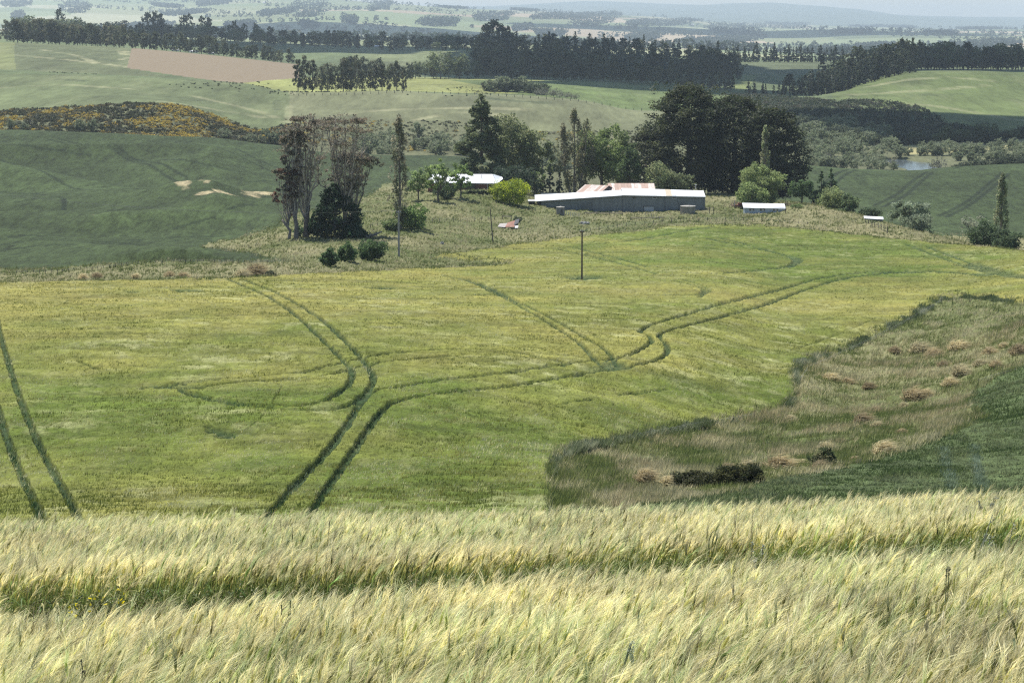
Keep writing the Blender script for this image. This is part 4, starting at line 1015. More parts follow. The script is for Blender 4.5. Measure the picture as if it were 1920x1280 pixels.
# ================================================================== tussocks in the gully and along the field edge
def tussock(px, py, wpx, label, c=(.36, .26, .15), seed=0):
    p = hit(px, py); k = ppm(p); R = wpx/k/2; r = np.random.default_rng(seed)
    n = 900; az = r.uniform(0, 2*math.pi, n); el = r.uniform(.35, 1.5, n); L_ = R*(1.2+.6*r.random(n))
    d = np.stack([np.cos(az)*np.cos(el), np.sin(az)*np.cos(el), np.sin(el)], 1)
    b = d*np.array([.3, .3, .1])*R*.6+(r.normal(0, .38, (4, 3))*np.array([1, .8, .0])*R)[r.integers(0, 4, n)]; L_ = L_*r.choice([.6, .85, 1.0, 1.2], n); tip = b+d*L_[:, None]*np.array([1, 1, .85])+np.array([.38, 0, -.12])*L_[:, None]
    mid = b+d*L_[:, None]*.55+np.array([0, 0, .08])*L_[:, None]
    w = np.cross(d, r.normal(size=(n, 3))); w /= np.linalg.norm(w, axis=1)[:, None]; w *= max(.012, .03*R)
    V = np.empty((n, 5, 3)); V[:, 0] = b-w; V[:, 1] = b+w; V[:, 2] = mid+w; V[:, 3] = mid-w; V[:, 4] = tip; V[..., 2] = np.maximum(V[..., 2], -.1)*1.25
    ba = np.arange(n)[:, None]*5
    Q = ba+np.array([[0, 1, 2, 3]]); Tt = ba+np.array([[3, 2, 4]])
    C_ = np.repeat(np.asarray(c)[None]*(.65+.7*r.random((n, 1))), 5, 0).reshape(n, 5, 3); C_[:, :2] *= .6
    o = obj('tussock', mesh_np('tussock', V.reshape(-1, 3), [Q, Tt], C_.reshape(-1, 3)), FOL); o.location = (p.x, p.y, p.z-.05+.35*(p.y < 130))
    tag(o, label, 'tussock', 'straw-coloured tussocks on the rough ground')
TS = [(345,522,30,'brightest tan tussock on the left field edge'),(155,525,20,'left one of a close pair of tan tussocks at the field edge'),(177,524,26,'right one of a close pair of tan tussocks at the field edge'),
 (118,527,18,'small brown tussock left of the close pair at the field edge'),(315,521,20,'grey-tan tussock just left of the brightest one'),(252,522,18,'faint brown tussock midway along the left field edge'),(480,519,52,'wide pale tussock mound beside the dark low shrub'),(450,521,26,'small pale tussock left of the wide mound'),
 (1207,915,46,'tan tussock left of the near-black gorse bush'),(1252,918,34,'tan tussock touching the left end of the gorse bush'),(1362,885,46,'tan tussock rising behind the gorse bush, left of two'),(1394,884,38,'tan tussock rising behind the gorse bush, right of two'),
 (1462,884,60,'largest tan tussock in the lower gully'),(1487,876,40,'tussock merging with the right of the largest one'),(1535,884,34,'small tan tussock in front of the low dark shrub'),(1548,850,40,'tan tussock behind the low dark shrub'),
 (1600,868,30,'straw tussock between the dark shrub and the big grassy one'),(1650,856,46,'big olive-tan tussock at the dark crop side of the lower gully'),(1612,800,44,'tan tussock in the middle of the gully, left of a pair'),(1640,806,34,'tan tussock in the middle of the gully, right of a pair'),
 (1590,722,36,'reddish-tan tussock high on the left gully side'),(1558,716,30,'straw tussock above the bend of the crop edge'),(1628,730,28,'small brown tussock below the reddish-tan one'),(1690,768,34,'pale tussock at the lowest part of the gully floor'),(1712,752,40,'cream tussock in the middle of the gully floor'),
 (1738,745,30,'cream tussock beside the dark crop corner'),(1676,662,30,'round brown tussock alone on the upper gully side'),(1722,664,34,'pale tussock in the upper gully, left of a trio'),(1745,672,34,'pale tussock in the upper gully, middle of a trio'),(1790,660,46,'dark brown tussock in the upper gully, right of a trio'),
 (1770,690,36,'tan tussock halfway up the gully floor'),(1800,708,40,'orange-tan tussock on the gully floor near the track'),(1850,668,34,'tan tussock near the upper right of the gully'),(1880,655,32,'tan tussock under the right edge of the crop'),(1905,668,36,'reddish-brown tussock cut by the right edge of the photo'),
 (1835,690,30,'straw tussock above the pale strip of the gully'),(1866,690,34,'brown tussock above the pale strip, near the right edge'),(1780,725,28,'small cream tussock at the pale strip'),(1640,775,24,'small straw tussock above the mid-gully pair'),(1480,790,26,'faint brown tussock below the crop bend'),(1690,815,30,'straw tussock near the dark crop corner, lower side')]
for i, (x, y, w, lb) in enumerate(TS):
    cc_ = [(.52, .43, .25), (.66, .57, .34), (.38, .31, .18), (.54, .48, .29)][i % 4]
    tussock(x, y, w*(.50+.38*((i*37) % 10)/10), lb, cc_, 400+i)
#@@MORE
# ================================================================== shelter belts, plantations and lone rows farther off
def copy_tree(o, parent=None):
    c = o.copy(); SC.collection.objects.link(c)
    if parent is not None: c.parent = parent; c.matrix_parent_inverse = o.matrix_parent_inverse
    for ch in list(o.children): copy_tree(ch, c)
    return c
PROTO = {}
def proto(kind, name, H, W_, nleaf, leaf, colr, col2, nvar=4, bark=(.13, .11, .09), seed=500):
    L_ = []
    for v in range(nvar):
        mb, cm = tree_parts(kind, H, W_*(.85+.1*v), seed+v*7, nleaf, leaf, colr, col2, bark)
        F_ = ([np.concatenate(mb.F4)] if mb.F4 else []) + ([np.concatenate(mb.F3)] if mb.F3 else [])
        tm = mesh_np('trunk', np.concatenate(mb.V), F_, np.concatenate(mb.C), True); tm.materials.append(BARK); cm.materials.append(FOL)
        L_.append((tm, cm))
    return dict(name=name, H=H, var=L_, first={})
frng = np.random.default_rng(99)
def put(P, pos, H, label, group, cat='tree', wsc=1.0):
    v = int(frng.integers(0, len(P['var'])))
    tm, cm = P['var'][v]; s = H/P['H']
    key = v
    if key in P['first']:
        root = copy_tree(P['first'][key])
        root.name = P['name']
    else:
        root = thing(P['name'], label, cat); obj('trunk', tm, None, root); obj('crown', cm, None, root); P['first'][key] = root
    root.location = pos; root.rotation_euler = (0, 0, frng.uniform(0, 6.28)); root.scale = (s*wsc, s*wsc, s)
    root['label'] = label; root['category'] = cat; root['group'] = group
    return root
BG = (.10, .12, .055); BG2 = (.14, .135, .075)
PG = proto('belt', 'gum_tree', 18, 10, 900, .62, BG, BG2, 5, seed=510)
PP = proto('belt', 'pine_tree', 18, 9.5, 800, .66, (.058, .072, .038), (.07, .08, .044), 5, seed=540, bark=(.1, .08, .07))
PC = proto('conifer', 'conifer_tree', 20, 7.5, 700, .62, (.055, .075, .042), (.07, .085, .046), 5, seed=560, bark=(.1, .08, .07))
PR = proto('round', 'broadleaf_tree', 14, 12, 800, .62, (.13, .16, .07), (.11, .14, .065), 5, seed=580)
PPo = proto('poplar', 'poplar_tree', 18, 3.6, 420, .5, (.08, .10, .055), (.095, .11, .06), 3, seed=600)
PW = proto('willow', 'willow_tree', 7, 8, 1500, .26, (.23, .26, .16), (.18, .22, .12), 5, seed=620, bark=(.26, .24, .2))
PD = proto('airy', 'willow_tree', 6, 7, 500, .2, (.17, .17, .135), (.15, .16, .11), 3, seed=640, bark=(.4, .38, .33))
PS = proto('bush', 'shrub', 5, 7, 900, .3, (.055, .075, .042), (.075, .09, .05), 4, seed=660)
def row(P, pts, d, n, h0, h1, label, group, jd=6, jx=3, wsc=(.8, 1.15), cat='tree', dfun=None):
    """trees along a line given as (px, base py) or, with d, as px at that depth; heights in photo pixels"""
    pts = np.asarray(pts, float)
    cum = np.concatenate([[0], np.cumsum(np.abs(np.diff(pts[:, 0])))])
    for i in range(n):
        t = (i+.5)/n*cum[-1]; px = np.interp(t, cum, pts[:, 0])+frng.normal(0, jx); v = np.interp(t, cum, pts[:, 1])
        p = at(px, v+frng.normal(0, jd)) if d is None else hit(px, v, d[0], d[1])
        k = ppm(p); hh = np.interp(t, cum, np.linspace(h0, h1, len(pts)) if np.isscalar(h0) else h0)
        H = hh*.94*frng.uniform(.70, 1.16)/k
        put(P[int(frng.integers(0, len(P)))] if isinstance(P, list) else P, (p.x, p.y, p.z-.3), H, label, group, cat, frng.uniform(*wsc))
# shelter belt along the top of the ploughed field
row([PG, PG, PP], [(22, 1770), (150, 1765), (245, 1750), (400, 1720), (550, 1690)], None, 66, 50, 27, 'dark gum or pine in the shelter belt above the ploughed field', 'shelter belt above the ploughed field', 8, 2)
row([PG, PP], [(-20, 2050), (240, 2050)], None, 22, 40, 34, 'dark tree in the second row behind the left shelter belt', 'second row behind the left shelter belt', 30, 4)
row([PR], [(35, 2300), (170, 2350)], None, 12, 42, 36, 'pale hazy rounded tree behind the left shelter belt', 'pale trees behind the left shelter belt', 30, 3, (1, 1.3))
row([PP, PR, PG], [(185, 2600), (400, 2620), (640, 2600), (860, 2560), (930, 2500)], None, 72, 30, 26, 'hazy tree in the long belt beyond the ploughed field', 'long belt beyond the ploughed field', 50, 4, (1.0, 1.5))
row([PR, PP], [(190, 2450), (420, 2450), (640, 2400), (860, 2350)], None, 44, 24, 20, 'low hazy tree at the front of the long belt beyond the ploughed field', 'front of the long belt beyond the ploughed field', 40, 5, (1.1, 1.6))
for x, h in [(277, 48), (292, 50), (302, 46), (345, 44), (356, 48), (378, 44), (392, 42), (440, 38), (458, 34), (480, 36), (112, 50)]:
    p = at(x, 2630); put(PP, p, h/ppm(p), 'tall ragged pine standing above the long belt beyond the ploughed field', 'tall pines above the long belt', wsc=.8)
# lone row of gums on the pasture brow
LR = [(559, 174, 62), (572, 175, 68), (586, 174, 60), (603, 175, 50), (615, 175, 56), (628, 175, 50), (644, 174, 66), (655, 174, 48), (668, 173, 60), (679, 173, 40), (694, 173, 40), (704, 172, 50), (716, 172, 52), (730, 171, 42), (744, 171, 58), (757, 171, 44)]
LL = ['leftmost, broadest gum of the lone row on the pasture brow', 'tallest gum at the left end of the lone row on the pasture brow', 'third gum from the left of the lone row, leafy to the ground', 'small dense gum fourth from the left of the lone row', 'fifth gum from the left of the lone pasture row',
      'dark narrow gum sixth from the left of the lone pasture row', 'tall gum with high ragged top near the middle of the lone row', 'slim gum just right of the middle of the lone row', 'tall leaning gum right of the middle of the lone row', 'short spindly gum near the middle gap of the lone row', 'short gum right of the middle gap of the lone row',
      'gum fifth from the right end of the lone pasture row', 'many-stemmed gum fourth from the right of the lone row', 'thin pale gum third from the right of the lone row', 'broad gum second from the right of the lone pasture row', 'rightmost gum of the lone pasture row']
PLone = proto('belt', 'gum_tree', 18, 8.5, 2600, .36, (.085, .10, .055), (.13, .125, .075), 5, seed=700, bark=(.25, .2, .16))
for (x, b, h), lb in zip(LR, LL):
    p = at(x, 1158+frng.normal(0, 5)); put(PLone, (p.x, p.y, p.z-.3), h/ppm(p), lb, 'lone row of gums on the pasture brow', wsc=frng.uniform(.68, .95))
row([PG, PP], [(640, 1470), (700, 1480), (775, 1500)], None, 16, 46, 34, 'dark tree in the row just behind the lone gums', 'row just behind the lone gums', 5, 2)
row([PG, PR], [(775, 1560), (900, 1560)], None, 12, 30, 32, 'dark tree in the small grove right of the lone gum row', 'small grove right of the lone gum row', 8, 3)
for x, h, lb in [(826, 52, 'tall rounded dark tree towering over the small middle grove, left'), (862, 48, 'tall rounded dark tree towering over the small middle grove, right')]:
    p = at(x, 1545); put(PR, (p.x, p.y, p.z-.3), h/ppm(p), lb, 'tall trees of the small middle grove', wsc=1.0)
# the big dark plantation in the middle
row([PP, PG], [(900, 1600), (1000, 1570), (1150, 1560), (1280, 1530), (1375, 1500)], None, 46, 40, 32, 'dark pine with bare trunk in the row edging the middle plantation', 'row of pines edging the middle plantation', 6, 2)
for i, (d0, x0, x1, n, h) in enumerate([(1660, 890, 1190, 24, 48), (1760, 885, 1390, 34, 46), (1880, 885, 1380, 34, 44), (2020, 890, 1370, 32, 42), (2180, 900, 1360, 28, 38), (2350, 905, 1340, 24, 34)]):
    row([PC, PP, PG], [(x0, d0), ((x0+x1)/2, d0), (x1, d0)], None, n, h, h*.94, 'dark tree massed inside the middle plantation', 'trees massed in the middle plantation', 35, 4, (.95, 1.45))
row([PG], [(1290, 1900), (1385, 1800)], None, 12, 44, 50, 'paler gum at the right end of the middle plantation', 'paler gums at the right end of the middle plantation', 30, 4, (1, 1.3))
row([PPo, PPo, PC], [(950, 2450), (1060, 2450), (1180, 2450), (1400, 2450)], None, 26, 36, 38, 'slim dark spire on the skyline of the middle plantation', 'slim spires behind the middle plantation', 30, 5, (1, 1.5))
for x, h in [(912, 52), (925, 58), (940, 50), (951, 46)]:
    p = at(x, 2350); put(PP, p, h/ppm(p), 'tall ragged pine above the left end of the middle plantation', 'tall pines above the middle plantation', wsc=1.0)
# right plantation of conifers
row([PC], [(1398, 1440), (1470, 1430), (1545, 1430), (1600, 1450), (1640, 1480), (1712, 1530)], None, 40, [26, 38, 58, 66, 62, 54], 0, 'dark conifer along the front edge of the right plantation', 'front edge of the right plantation', 8, 3, (.9, 1.3))
row([PC, PP], [(1470, 1500), (1540, 1500), (1600, 1520), (1710, 1580)], None, 24, [34, 54, 66, 58], 0, 'dark conifer inside the right plantation', 'trees inside the right plantation', 15, 4, (1, 1.4))
row([PC], [(1540, 1620), (1720, 1680)], None, 18, 62, 60, 'tall conifer on the skyline of the right plantation', 'skyline of the right plantation', 15, 4, (.9, 1.2))
row([PC], [(1362, 2350), (1580, 2350)], None, 34, 38, 36, 'small dark conifer in the hazy row left of the right plantation', 'hazy conifer row left of the right plantation', 12, 2, (1, 1.4))
row([PG, PP, PR], [(1640, 1800), (1780, 1800), (1950, 1800)], None, 44, 52, 48, 'dark tree in the belt behind the sunlit right hill', 'belt behind the sunlit right hill', 12, 3, (.9, 1.2))
row([PC, PP], [(1600, 2000), (1960, 2000)], None, 26, 50, 44, 'dark tree in the back row behind the sunlit right hill', 'back row behind the sunlit right hill', 20, 4, (1, 1.3))
# leafless and grey thickets behind the pasture brow
row([PW, PS], [(915, 1290), (1010, 1270)], None, 14, 32, 26, 'grey bushy tree behind the pasture brow', 'grey thicket behind the pasture brow', 10, 4, (.9, 1.2), 'tree')
row([PD], [(1005, 1240), (1085, 1235)], None, 14, 20, 15, 'leafless pale bush at the right end of the grey thicket', 'leafless pale bushes behind the pasture brow', 8, 2, (.8, 1.1), 'bush')
# willows along the river
for (x0, x1, y0, y1, n, h) in [(1495, 1640, 225, 245, 16, 26), (1490, 1660, 245, 268, 22, 26), (1495, 1690, 268, 288, 24, 26), (1490, 1680, 288, 312, 22, 24)]:
    for i in range(n):
        x = frng.uniform(x0, x1); y = frng.uniform(y0, y1)+10; p = hit(x, y, 880, 1400); put(PW, (p.x, p.y, p.z-.3), h*frng.uniform(.8, 1.15)/ppm(p), 'grey-green willow in the thicket left of the river', 'willow thicket left of the river', wsc=frng.uniform(.9, 1.2))
for (x0, x1, y, n, h) in [(1700, 1930, 292, 22, 26), (1700, 1930, 302, 18, 22), (1720, 1930, 282, 16, 24)]:
    for i in range(n):
        x = frng.uniform(x0, x1); p = hit(x, y, 900, 1060)
        if x < 1790 and y > 296: continue
        put(PW, (p.x, p.y, p.z-.3), h*frng.uniform(.7, 1.1)/ppm(p), 'grey-green willow on the flat right of the river', 'willows right of the river', wsc=frng.uniform(.8, 1.1))
row([PS], [(1790, 905), (1930, 905)], None, 15, 20, 24, 'dark green shrub in the strip right of the river', 'dark shrubs right of the river', 4, 2, (.9, 1.2), 'shrub')
for x, b, h in [(1762, 312, 34), (1750, 310, 26), (1672, 276, 22), (1552, 308, 24)]:
    p = at(x, 925); put(PD, p, h/ppm(p), 'bare white-limbed willow beside the river', 'bare white willows beside the river', wsc=.8)
row([PR, PS], [(1560, 1075), (1740, 1090), (1930, 1100)], None, 30, 26, 26, 'dark tree in the line at the foot of the right hill', 'dark tree line at the foot of the right hill', 8, 4, (.9, 1.3))
# willows behind the farm, left of the redwood
for i in range(34):
    x = frng.uniform(660, 880) if i < 26 else frng.uniform(1010, 1060); p = at(x, frng.uniform(885, 960)); put(PW, (p.x, p.y, p.z-.3), frng.uniform(20, 34)/ppm(p), 'blue-green willow in the gully behind the farmhouse', 'willows in the gully behind the farmhouse', wsc=frng.uniform(.9, 1.2))
for x, h in [(20, 22), (45, 18), (150, 24), (175, 22), (420, 20), (500, 30), (515, 26), (528, 34), (690, 40), (470, 18)]:
    p = at(x, 900); put(PW, (p.x, p.y, p.z-.3), h*1.1/ppm(p), 'blue-green bush at the foot of the gorse slope', 'bushes at the foot of the gorse slope', wsc=1.0, cat='bush')

# gorse in flower and dark scrub: too many bushes to count
def scrub(name, label, cat, mask, n, size, nleaf, leaf, cols, pw, seed):
    r = np.random.default_rng(seed); ii = r.choice(np.flatnonzero(mask), n)
    X, Y, Z = Xg.ravel()[ii]+r.normal(0, .5, n), Yg.ravel()[ii], Zs.ravel()[ii]
    sel = np.clip((fbm(X, Y, 16, seed, 4)*1.15+.46+.20*r.normal(size=n)), 0, .999)
    cw = np.cumsum(pw)/np.sum(pw); ci = np.searchsorted(cw, sel)
    R = size*(.6+.8*r.random(n)); k = np.repeat(np.arange(n), nleaf)
    d = r.normal(size=(len(k), 3)); d /= np.linalg.norm(d, axis=1)[:, None]; d[:, 2] = np.abs(d[:, 2])
    C = np.stack([X, Y, Z], 1)[k]+d*(R[k]*r.random(len(k))**.4)[:, None]*np.array([1, 1, .8])
    c = np.asarray(cols)[ci][k]*(.7+.6*r.random((len(k), 1)))
    # flowers sit on some leaves only
    V, Q, CC = leaf_quads(C, leaf, c, r, .5)
    o = obj(name, mesh_np(name, V, [Q], CC), FOL); tag(o, label, cat, kind='stuff')
gm = dm(880, 1060) & (zone == ROUGH) & (PX > -60) & (PX < 560)
GC = [(.045, .052, .026), (.06, .065, .035), (.10, .09, .045), (.36, .27, .05), (.14, .13, .07), (.40, .31, .06)]
scrub('gorse', 'dark gorse scrub dotted with orange-yellow flower covering the left slope', 'gorse', gm, 3600, 1.1, 26, .34, GC, [2.6, 1.8, 1.8, 1.8, 1.2, 1.2], 801)
gm = dm(920, 1075) & (PX > 560) & (PX < 1240) & (zone == ROUGH)
scrub('gorse', 'scattered low gorse with few yellow flowers on the slope behind the farm', 'gorse', gm, 900, .9, 22, .30, GC, [2.8, 1.8, 1.6, 1.0, .8, .8], 802)
sm = in_poly(PX, PY, [(1370, 178), (1440, 180), (1560, 190), (1640, 188), (1720, 200), (1780, 230), (1900, 262), (1900, 275), (1480, 245), (1400, 220)]) & dm(1060, 1430)
scrub('scrub', 'dark native scrub clothing the foot of the right hill', 'scrub', sm, 3200, 2.0, 26, .5, [(.045, .060, .036), (.055, .07, .04), (.075, .09, .05), (.085, .075, .055), (.10, .11, .06)], [2, 2, 1, 1, .6], 803)
hm = dm(360, 480) & in_poly(PX, PY, [(400, 462), (560, 400), (720, 360), (760, 372), (640, 440), (520, 470)]) & (zone == ROUGH)
# scattered rushes on the pastures
pm = (zone == PASTURE) & dm(1120, 1330) & (PY > 125) & (PX > -60) & (PX < 1240) & (fbm(Xg, Yg, 60, 88, 2) > .28)
scrub('rushes', 'dark rush clumps dotted along the pasture brow', 'rushes', pm, 320, .55, 8, .4, [(.06, .08, .04), (.08, .09, .05)], [1, 1], 804)

# woods and hedgerows on the far hills
def far_woods():
    r = np.random.default_rng(61); pts = []; 
    blocks = [(20, 48, 22, 36, 4), (110, 172, 6, 24, 8), (280, 345, 8, 12, 4), (545, 620, 0, 27, 14), (640, 670, 28, 42, 8), (690, 740, 0, 16, 10), (783, 864, 32, 46, 14), (420, 480, 40, 52, 5), (300, 400, 20, 26, 5), (560, 600, 42, 54, 6),
              (885, 965, 22, 36, 9), (955, 1010, 12, 20, 6), (990, 1130, 25, 34, 6), (1065, 1170, 22, 44, 12), (1170, 1320, 36, 46, 6), (1320, 1440, 44, 62, 10), (1000, 1060, 56, 66, 5), (1430, 1520, 36, 50, 7), (1380, 1400, 46, 54, 5), (1640, 1720, 40, 50, 8), (1790, 1880, 44, 52, 7), (1590, 1650, 38, 46, 5), (1730, 1800, 56, 64, 5),
              (1260, 1440, 70, 80, 6), (1170, 1240, 64, 76, 9), (960, 1000, 46, 56, 6), (820, 880, 8, 14, 5), (60, 150, 44, 56, 5), (210, 330, 44, 54, 6), (480, 560, 18, 26, 6), (1500, 1700, 86, 96, 5), (1740, 1920, 78, 92, 5), (1560, 1640, 54, 62, 5), (0, 60, 0, 10, 6), (360, 440, 0, 8, 5)]
    for x0, x1, y0, y1, h in blocks:
        yb = np.linspace(y0+h*.5, y1+2, 4)
        for jy, y in enumerate(yb):
            m = int((x1-x0)/2.6)
            for i in range(m):
                x = x0+(x1-x0)*(i+r.random())/m
                e_ = abs((x-x0)/(x1-x0)*2-1)
                if r.random() < .10 or e_ > 1-.22*abs(jy-1.2)*r.uniform(.3, 1.4): continue
                y = yb[jy]+.06*(x-(x0+x1)/2)*(1 if (x0 % 3) else -1)+(y1-y0)*.15*math.sin(x*.05+x0)
                p = hit(x, y+r.normal(0, .6), 3300, 18500); pts.append((p.x, p.y, p.z, h*.55*r.uniform(.6, 1.15)/ppm(p)+6))
    for i in range(110):      # hedgerows and wandering lines of trees
        x = r.uniform(0, 1920); d = math.exp(r.uniform(math.log(4000), math.log(16000))); L_ = r.uniform(.02, .07)*d; az = r.normal(0, .35); X0 = at(x, d)
        for t in np.arange(0, L_, d*.0026):
            if r.random() < .25: continue
            X_ = X0.x+t*math.cos(az)+r.normal(0, 6); Y_ = X0.y+t*math.sin(az)*2.5+r.normal(0, 12)
            if Y_ < 3400 or Y_ > 18000: continue
            pts.append((X_, Y_, gz(X_, Y_), r.uniform(9, 18)*(1+Y_/30000)))
    P_ = np.array(pts); n = len(P_); nl = 22; k = np.repeat(np.arange(n), nl)
    d = r.normal(size=(len(k), 3)); d /= np.linalg.norm(d, axis=1)[:, None]
    C = P_[k, :3]+np.stack([d[:, 0]*P_[k, 3]*.55, d[:, 1]*P_[k, 3]*.55, P_[k, 3]*.5+d[:, 2]*P_[k, 3]*.5], 1)*1.0
    V, Q, CC = leaf_quads(C, 4.4, np.tile((.05, .07, .048), (len(k), 1))*(.8+.4*r.random((len(k), 1))), r, .3)
    o = obj('distant_woods', mesh_np('distant_woods', V, [Q], CC), FOL)
    tag(o, 'blue hazy woods and hedgerows scattered over the far hills', 'woods', kind='stuff')
far_woods()

# ================================================================== river
def river():
    r = []
    for px0, px1, py in [(1672, 1688, 288), (1678, 1706, 294), (1688, 1730, 299), (1694, 1768, 304), (1694, 1786, 309), (1690, 1798, 314), (1685, 1812, 320)]:
        zw = -61.2; d = zw/float(s_of_py(py)); s = zw/d
        r.append(((float(a_of(px0, s))*d, d), (float(a_of(px1, s))*d, d), zw))
    return r
wm = new_mat('river_water'); b_ = N(wm, 'ShaderNodeBsdfPrincipled'); b_.inputs['Base Color'].default_value = (.10, .12, .13, 1); b_.inputs['Roughness'].default_value = .12
n_ = N(wm, 'ShaderNodeTexNoise'); n_.inputs['Scale'].default_value = .5; n_.inputs['Detail'].default_value = 4; g_ = N(wm, 'ShaderNodeNewGeometry'); L(wm, g_.outputs['Position'], n_.inputs['Vector'])
bu = N(wm, 'ShaderNodeBump'); bu.inputs['Strength'].default_value = .4; bu.inputs['Distance'].default_value = .3; L(wm, n_.outputs['Fac'], bu.inputs['Height']); L(wm, bu.outputs[0], b_.inputs['Normal'])
o_ = N(wm, 'ShaderNodeOutputMaterial'); L(wm, b_.outputs[0], o_.inputs[0])
mb = MB(); xa = at(1560, 950).x; xb = at(1860, 950).x; mb.add([(xa, 890, RIVER_Z), (xb, 890, RIVER_Z), (xb+8, 1015, RIVER_Z), (xa-8, 1015, RIVER_Z)], [(0, 1, 2, 3)]); w_o = mb.build('river', wm); tag(w_o, kind='structure')
_c = int(colat(at(1740, 950).x/950)); print('river col', [(round(float(Yg[i, _c])), round(float(Zg[i, _c]), 1)) for i in range(NR) if 870 < Yg[i, _c] < 1020][::4])

# ================================================================== buildings
def slab(mb, P, th, c):
    """thin sheet from 4 corner points (counter-clockwise seen from above), thickness th downwards"""
    P = [Vector(p) for p in P]; lo = [p-Vector((0, 0, th)) for p in P]
    return mb.hexa([tuple(p) for p in lo]+[tuple(p) for p in P], c)
WG = (.175, .195, .205); WHITE = (.80, .81, .82)
def long_shed():
    d = 560.0; o = at(1167, d); k = ppm(o)
    zb = (proj(o.x, o.y, o.z)[1]-397)/k          # height of wall foot above o
    sh = thing('farm_shed', 'long low grey farm shed with white roof stretching across the hilltop', 'shed', (o.x, o.y, o.z))
    X = lambda px: (px-1167)/k
    Z = lambda py: zb+(397-py)/k
    def wall(x0, x1, za, zbb, y=0, c=WG):
        mb = MB(); n = max(2, int((x1-x0)/.76)); r = np.random.default_rng(int(x0*10) & 255)
        for i in range(n):
            a = x0+(x1-x0)*i/n; b = x0+(x1-x0)*(i+1)/n
            ta = za+(zbb-za)*i/n; tb = za+(zbb-za)*(i+1)/n; yo = y+(.03 if i % 2 else 0); t = r.uniform(.93, 1.06)
            mb.hexa([(a, yo, -1.2), (b, yo, -1.2), (b, yo+.12, -1.2), (a, yo+.12, -1.2), (a, yo, ta), (b, yo, tb), (b, yo+.12, tb), (a, yo+.12, ta)], tuple(np.array(c)*t))
        return mb
    xl, xe = X(1015), X(1321)
    wall(xl, -.06, Z(377), Z(367)).build('wall', PAINT, sh)
    wall(.06, xe, Z(366.5), Z(369)).build('wall', PAINT, sh)
    mb = MB(); zl_, zr_ = Z(366.5), Z(369)
    mb.box(xe, xe+.12, .14, 11.8, -1.2, zr_-.1, WG); mb.box(xl+.02, xl+.14, .2, 10.8, -1.2, Z(377)-.1, (.16, .17, .18)); mb.box(xl, xe, 11.9, 12.0, -1.2, zl_-.3, WG)
    mb.build('end_wall', PAINT, sh)
    # roofs, each a gable: front slope, back slope
    def roof(x0, x1, e0, e1, r0, r1, ov=.35, deep=6.0):
        mb = MB(); n = max(3, int((x1-x0)/1.5))
        rr_ = np.random.default_rng(int(abs(x0)*7)+3)
        for i in range(n):
            a = x0+(x1-x0)*i/n; b = x0+(x1-x0)*(i+1)/n-.015; f0 = i/n; f1 = (i+1)/n
            za, zb_ = e0+(e1-e0)*f0, e0+(e1-e0)*f1; ya, yb = r0+(r1-r0)*f0, r0+(r1-r0)*f1; t = rr_.uniform(.94, 1.03)
            c = tuple(np.array(WHITE)*t)
            slab(mb, [(a, -ov, za), (b, -ov, zb_), (b, deep, yb), (a, deep, ya)], .14, c)
            slab(mb, [(a, deep+.01, ya), (b, deep+.01, yb), (b, 2*deep+ov, zb_), (a, 2*deep+ov, za)], .14, c)
        return mb
    kd = .085
    rz = lambda py, deep: Z(py)-deep*kd-0.0
    roof(X(1003), -.05, Z(377), Z(366), rz(365.2, 5.5), rz(355.8, 5.5), deep=5.5).build('roof', ROOF, sh)
    roof(.0, X(1322.5), Z(365.6), Z(368.6), rz(352, 6), rz(357, 6)).build('roof', ROOF, sh)
    # tan translucent sheet let into the roof
    mb = MB(); xa, xb = X(1249), X(1260); f = lambda x: (x/X(1322.5))
    e = lambda x: Z(365.6)+(Z(368.6)-Z(365.6))*f(x); rg_ = lambda x: rz(352, 6)+(rz(357, 6)-rz(352, 6))*f(x)
    slab(mb, [(xa, -.3, e(xa)+.03), (xb, -.3, e(xb)+.03), (xb, 5.9, rg_(xb)+.03), (xa, 5.9, rg_(xa)+.03)], .02, (.55, .46, .33)); mb.build('skylight', ROOF, sh)
    # corner trim at the joint
    mb = MB(); mb.box(-.09, .09, -.09, .0, -1.0, Z(367)-.2, (.12, .13, .14)); mb.build('corner_trim', PAINT, sh)
    for px, py, w, h, dark in [(1189, 370.5, 6, 4.2, 1), (1227, 369.5, 7, 5, 0), (1264, 370, 7, 5.5, 0), (1303, 372.5, 6, 7, 1)]:
        mb = MB(); x, z = X(px), Z(py); w_, h_ = w/k/2, h/k/2
        fc = (.62, .64, .66) if not dark else (.22, .24, .26)
        mb.box(x-w_-.08, x+w_+.08, -.10, -.02, z-h_-.08, z-h_, fc).box(x-w_-.08, x+w_+.08, -.10, -.02, z+h_, z+h_+.10, fc).box(x-w_-.08, x-w_, -.10, -.02, z-h_, z+h_, fc).box(x+w_, x+w_+.08, -.10, -.02, z-h_, z+h_, fc)
        if not dark: mb.box(x-w_, x+w_, -.13, -.05, z+h_*.15, z+h_, (.68, .70, .72))
        wi = mb.build('window', PAINT, sh)
        g = MB(); g.box(x-w_, x+w_, -.045, -.015, z-h_, z+h_, (.03, .035, .04) if dark != 1 or px < 1200 else (.12, .13, .15)); g.build('pane', GLASS, wi)
    dr = MB(); x0, x1 = X(1207), X(1226)
    dr.box(x0, x1, -.09, -.02, zb-.3, Z(387.5), (.42, .44, .45)); dr.box(x0-.12, x0, -.12, -.02, zb-.3, Z(386.5), (.05, .05, .05)).box(x0, x1+.1, -.12, -.02, Z(387.5), Z(386.3), (.05, .05, .05))
    dr.build('door', PAINT, sh)
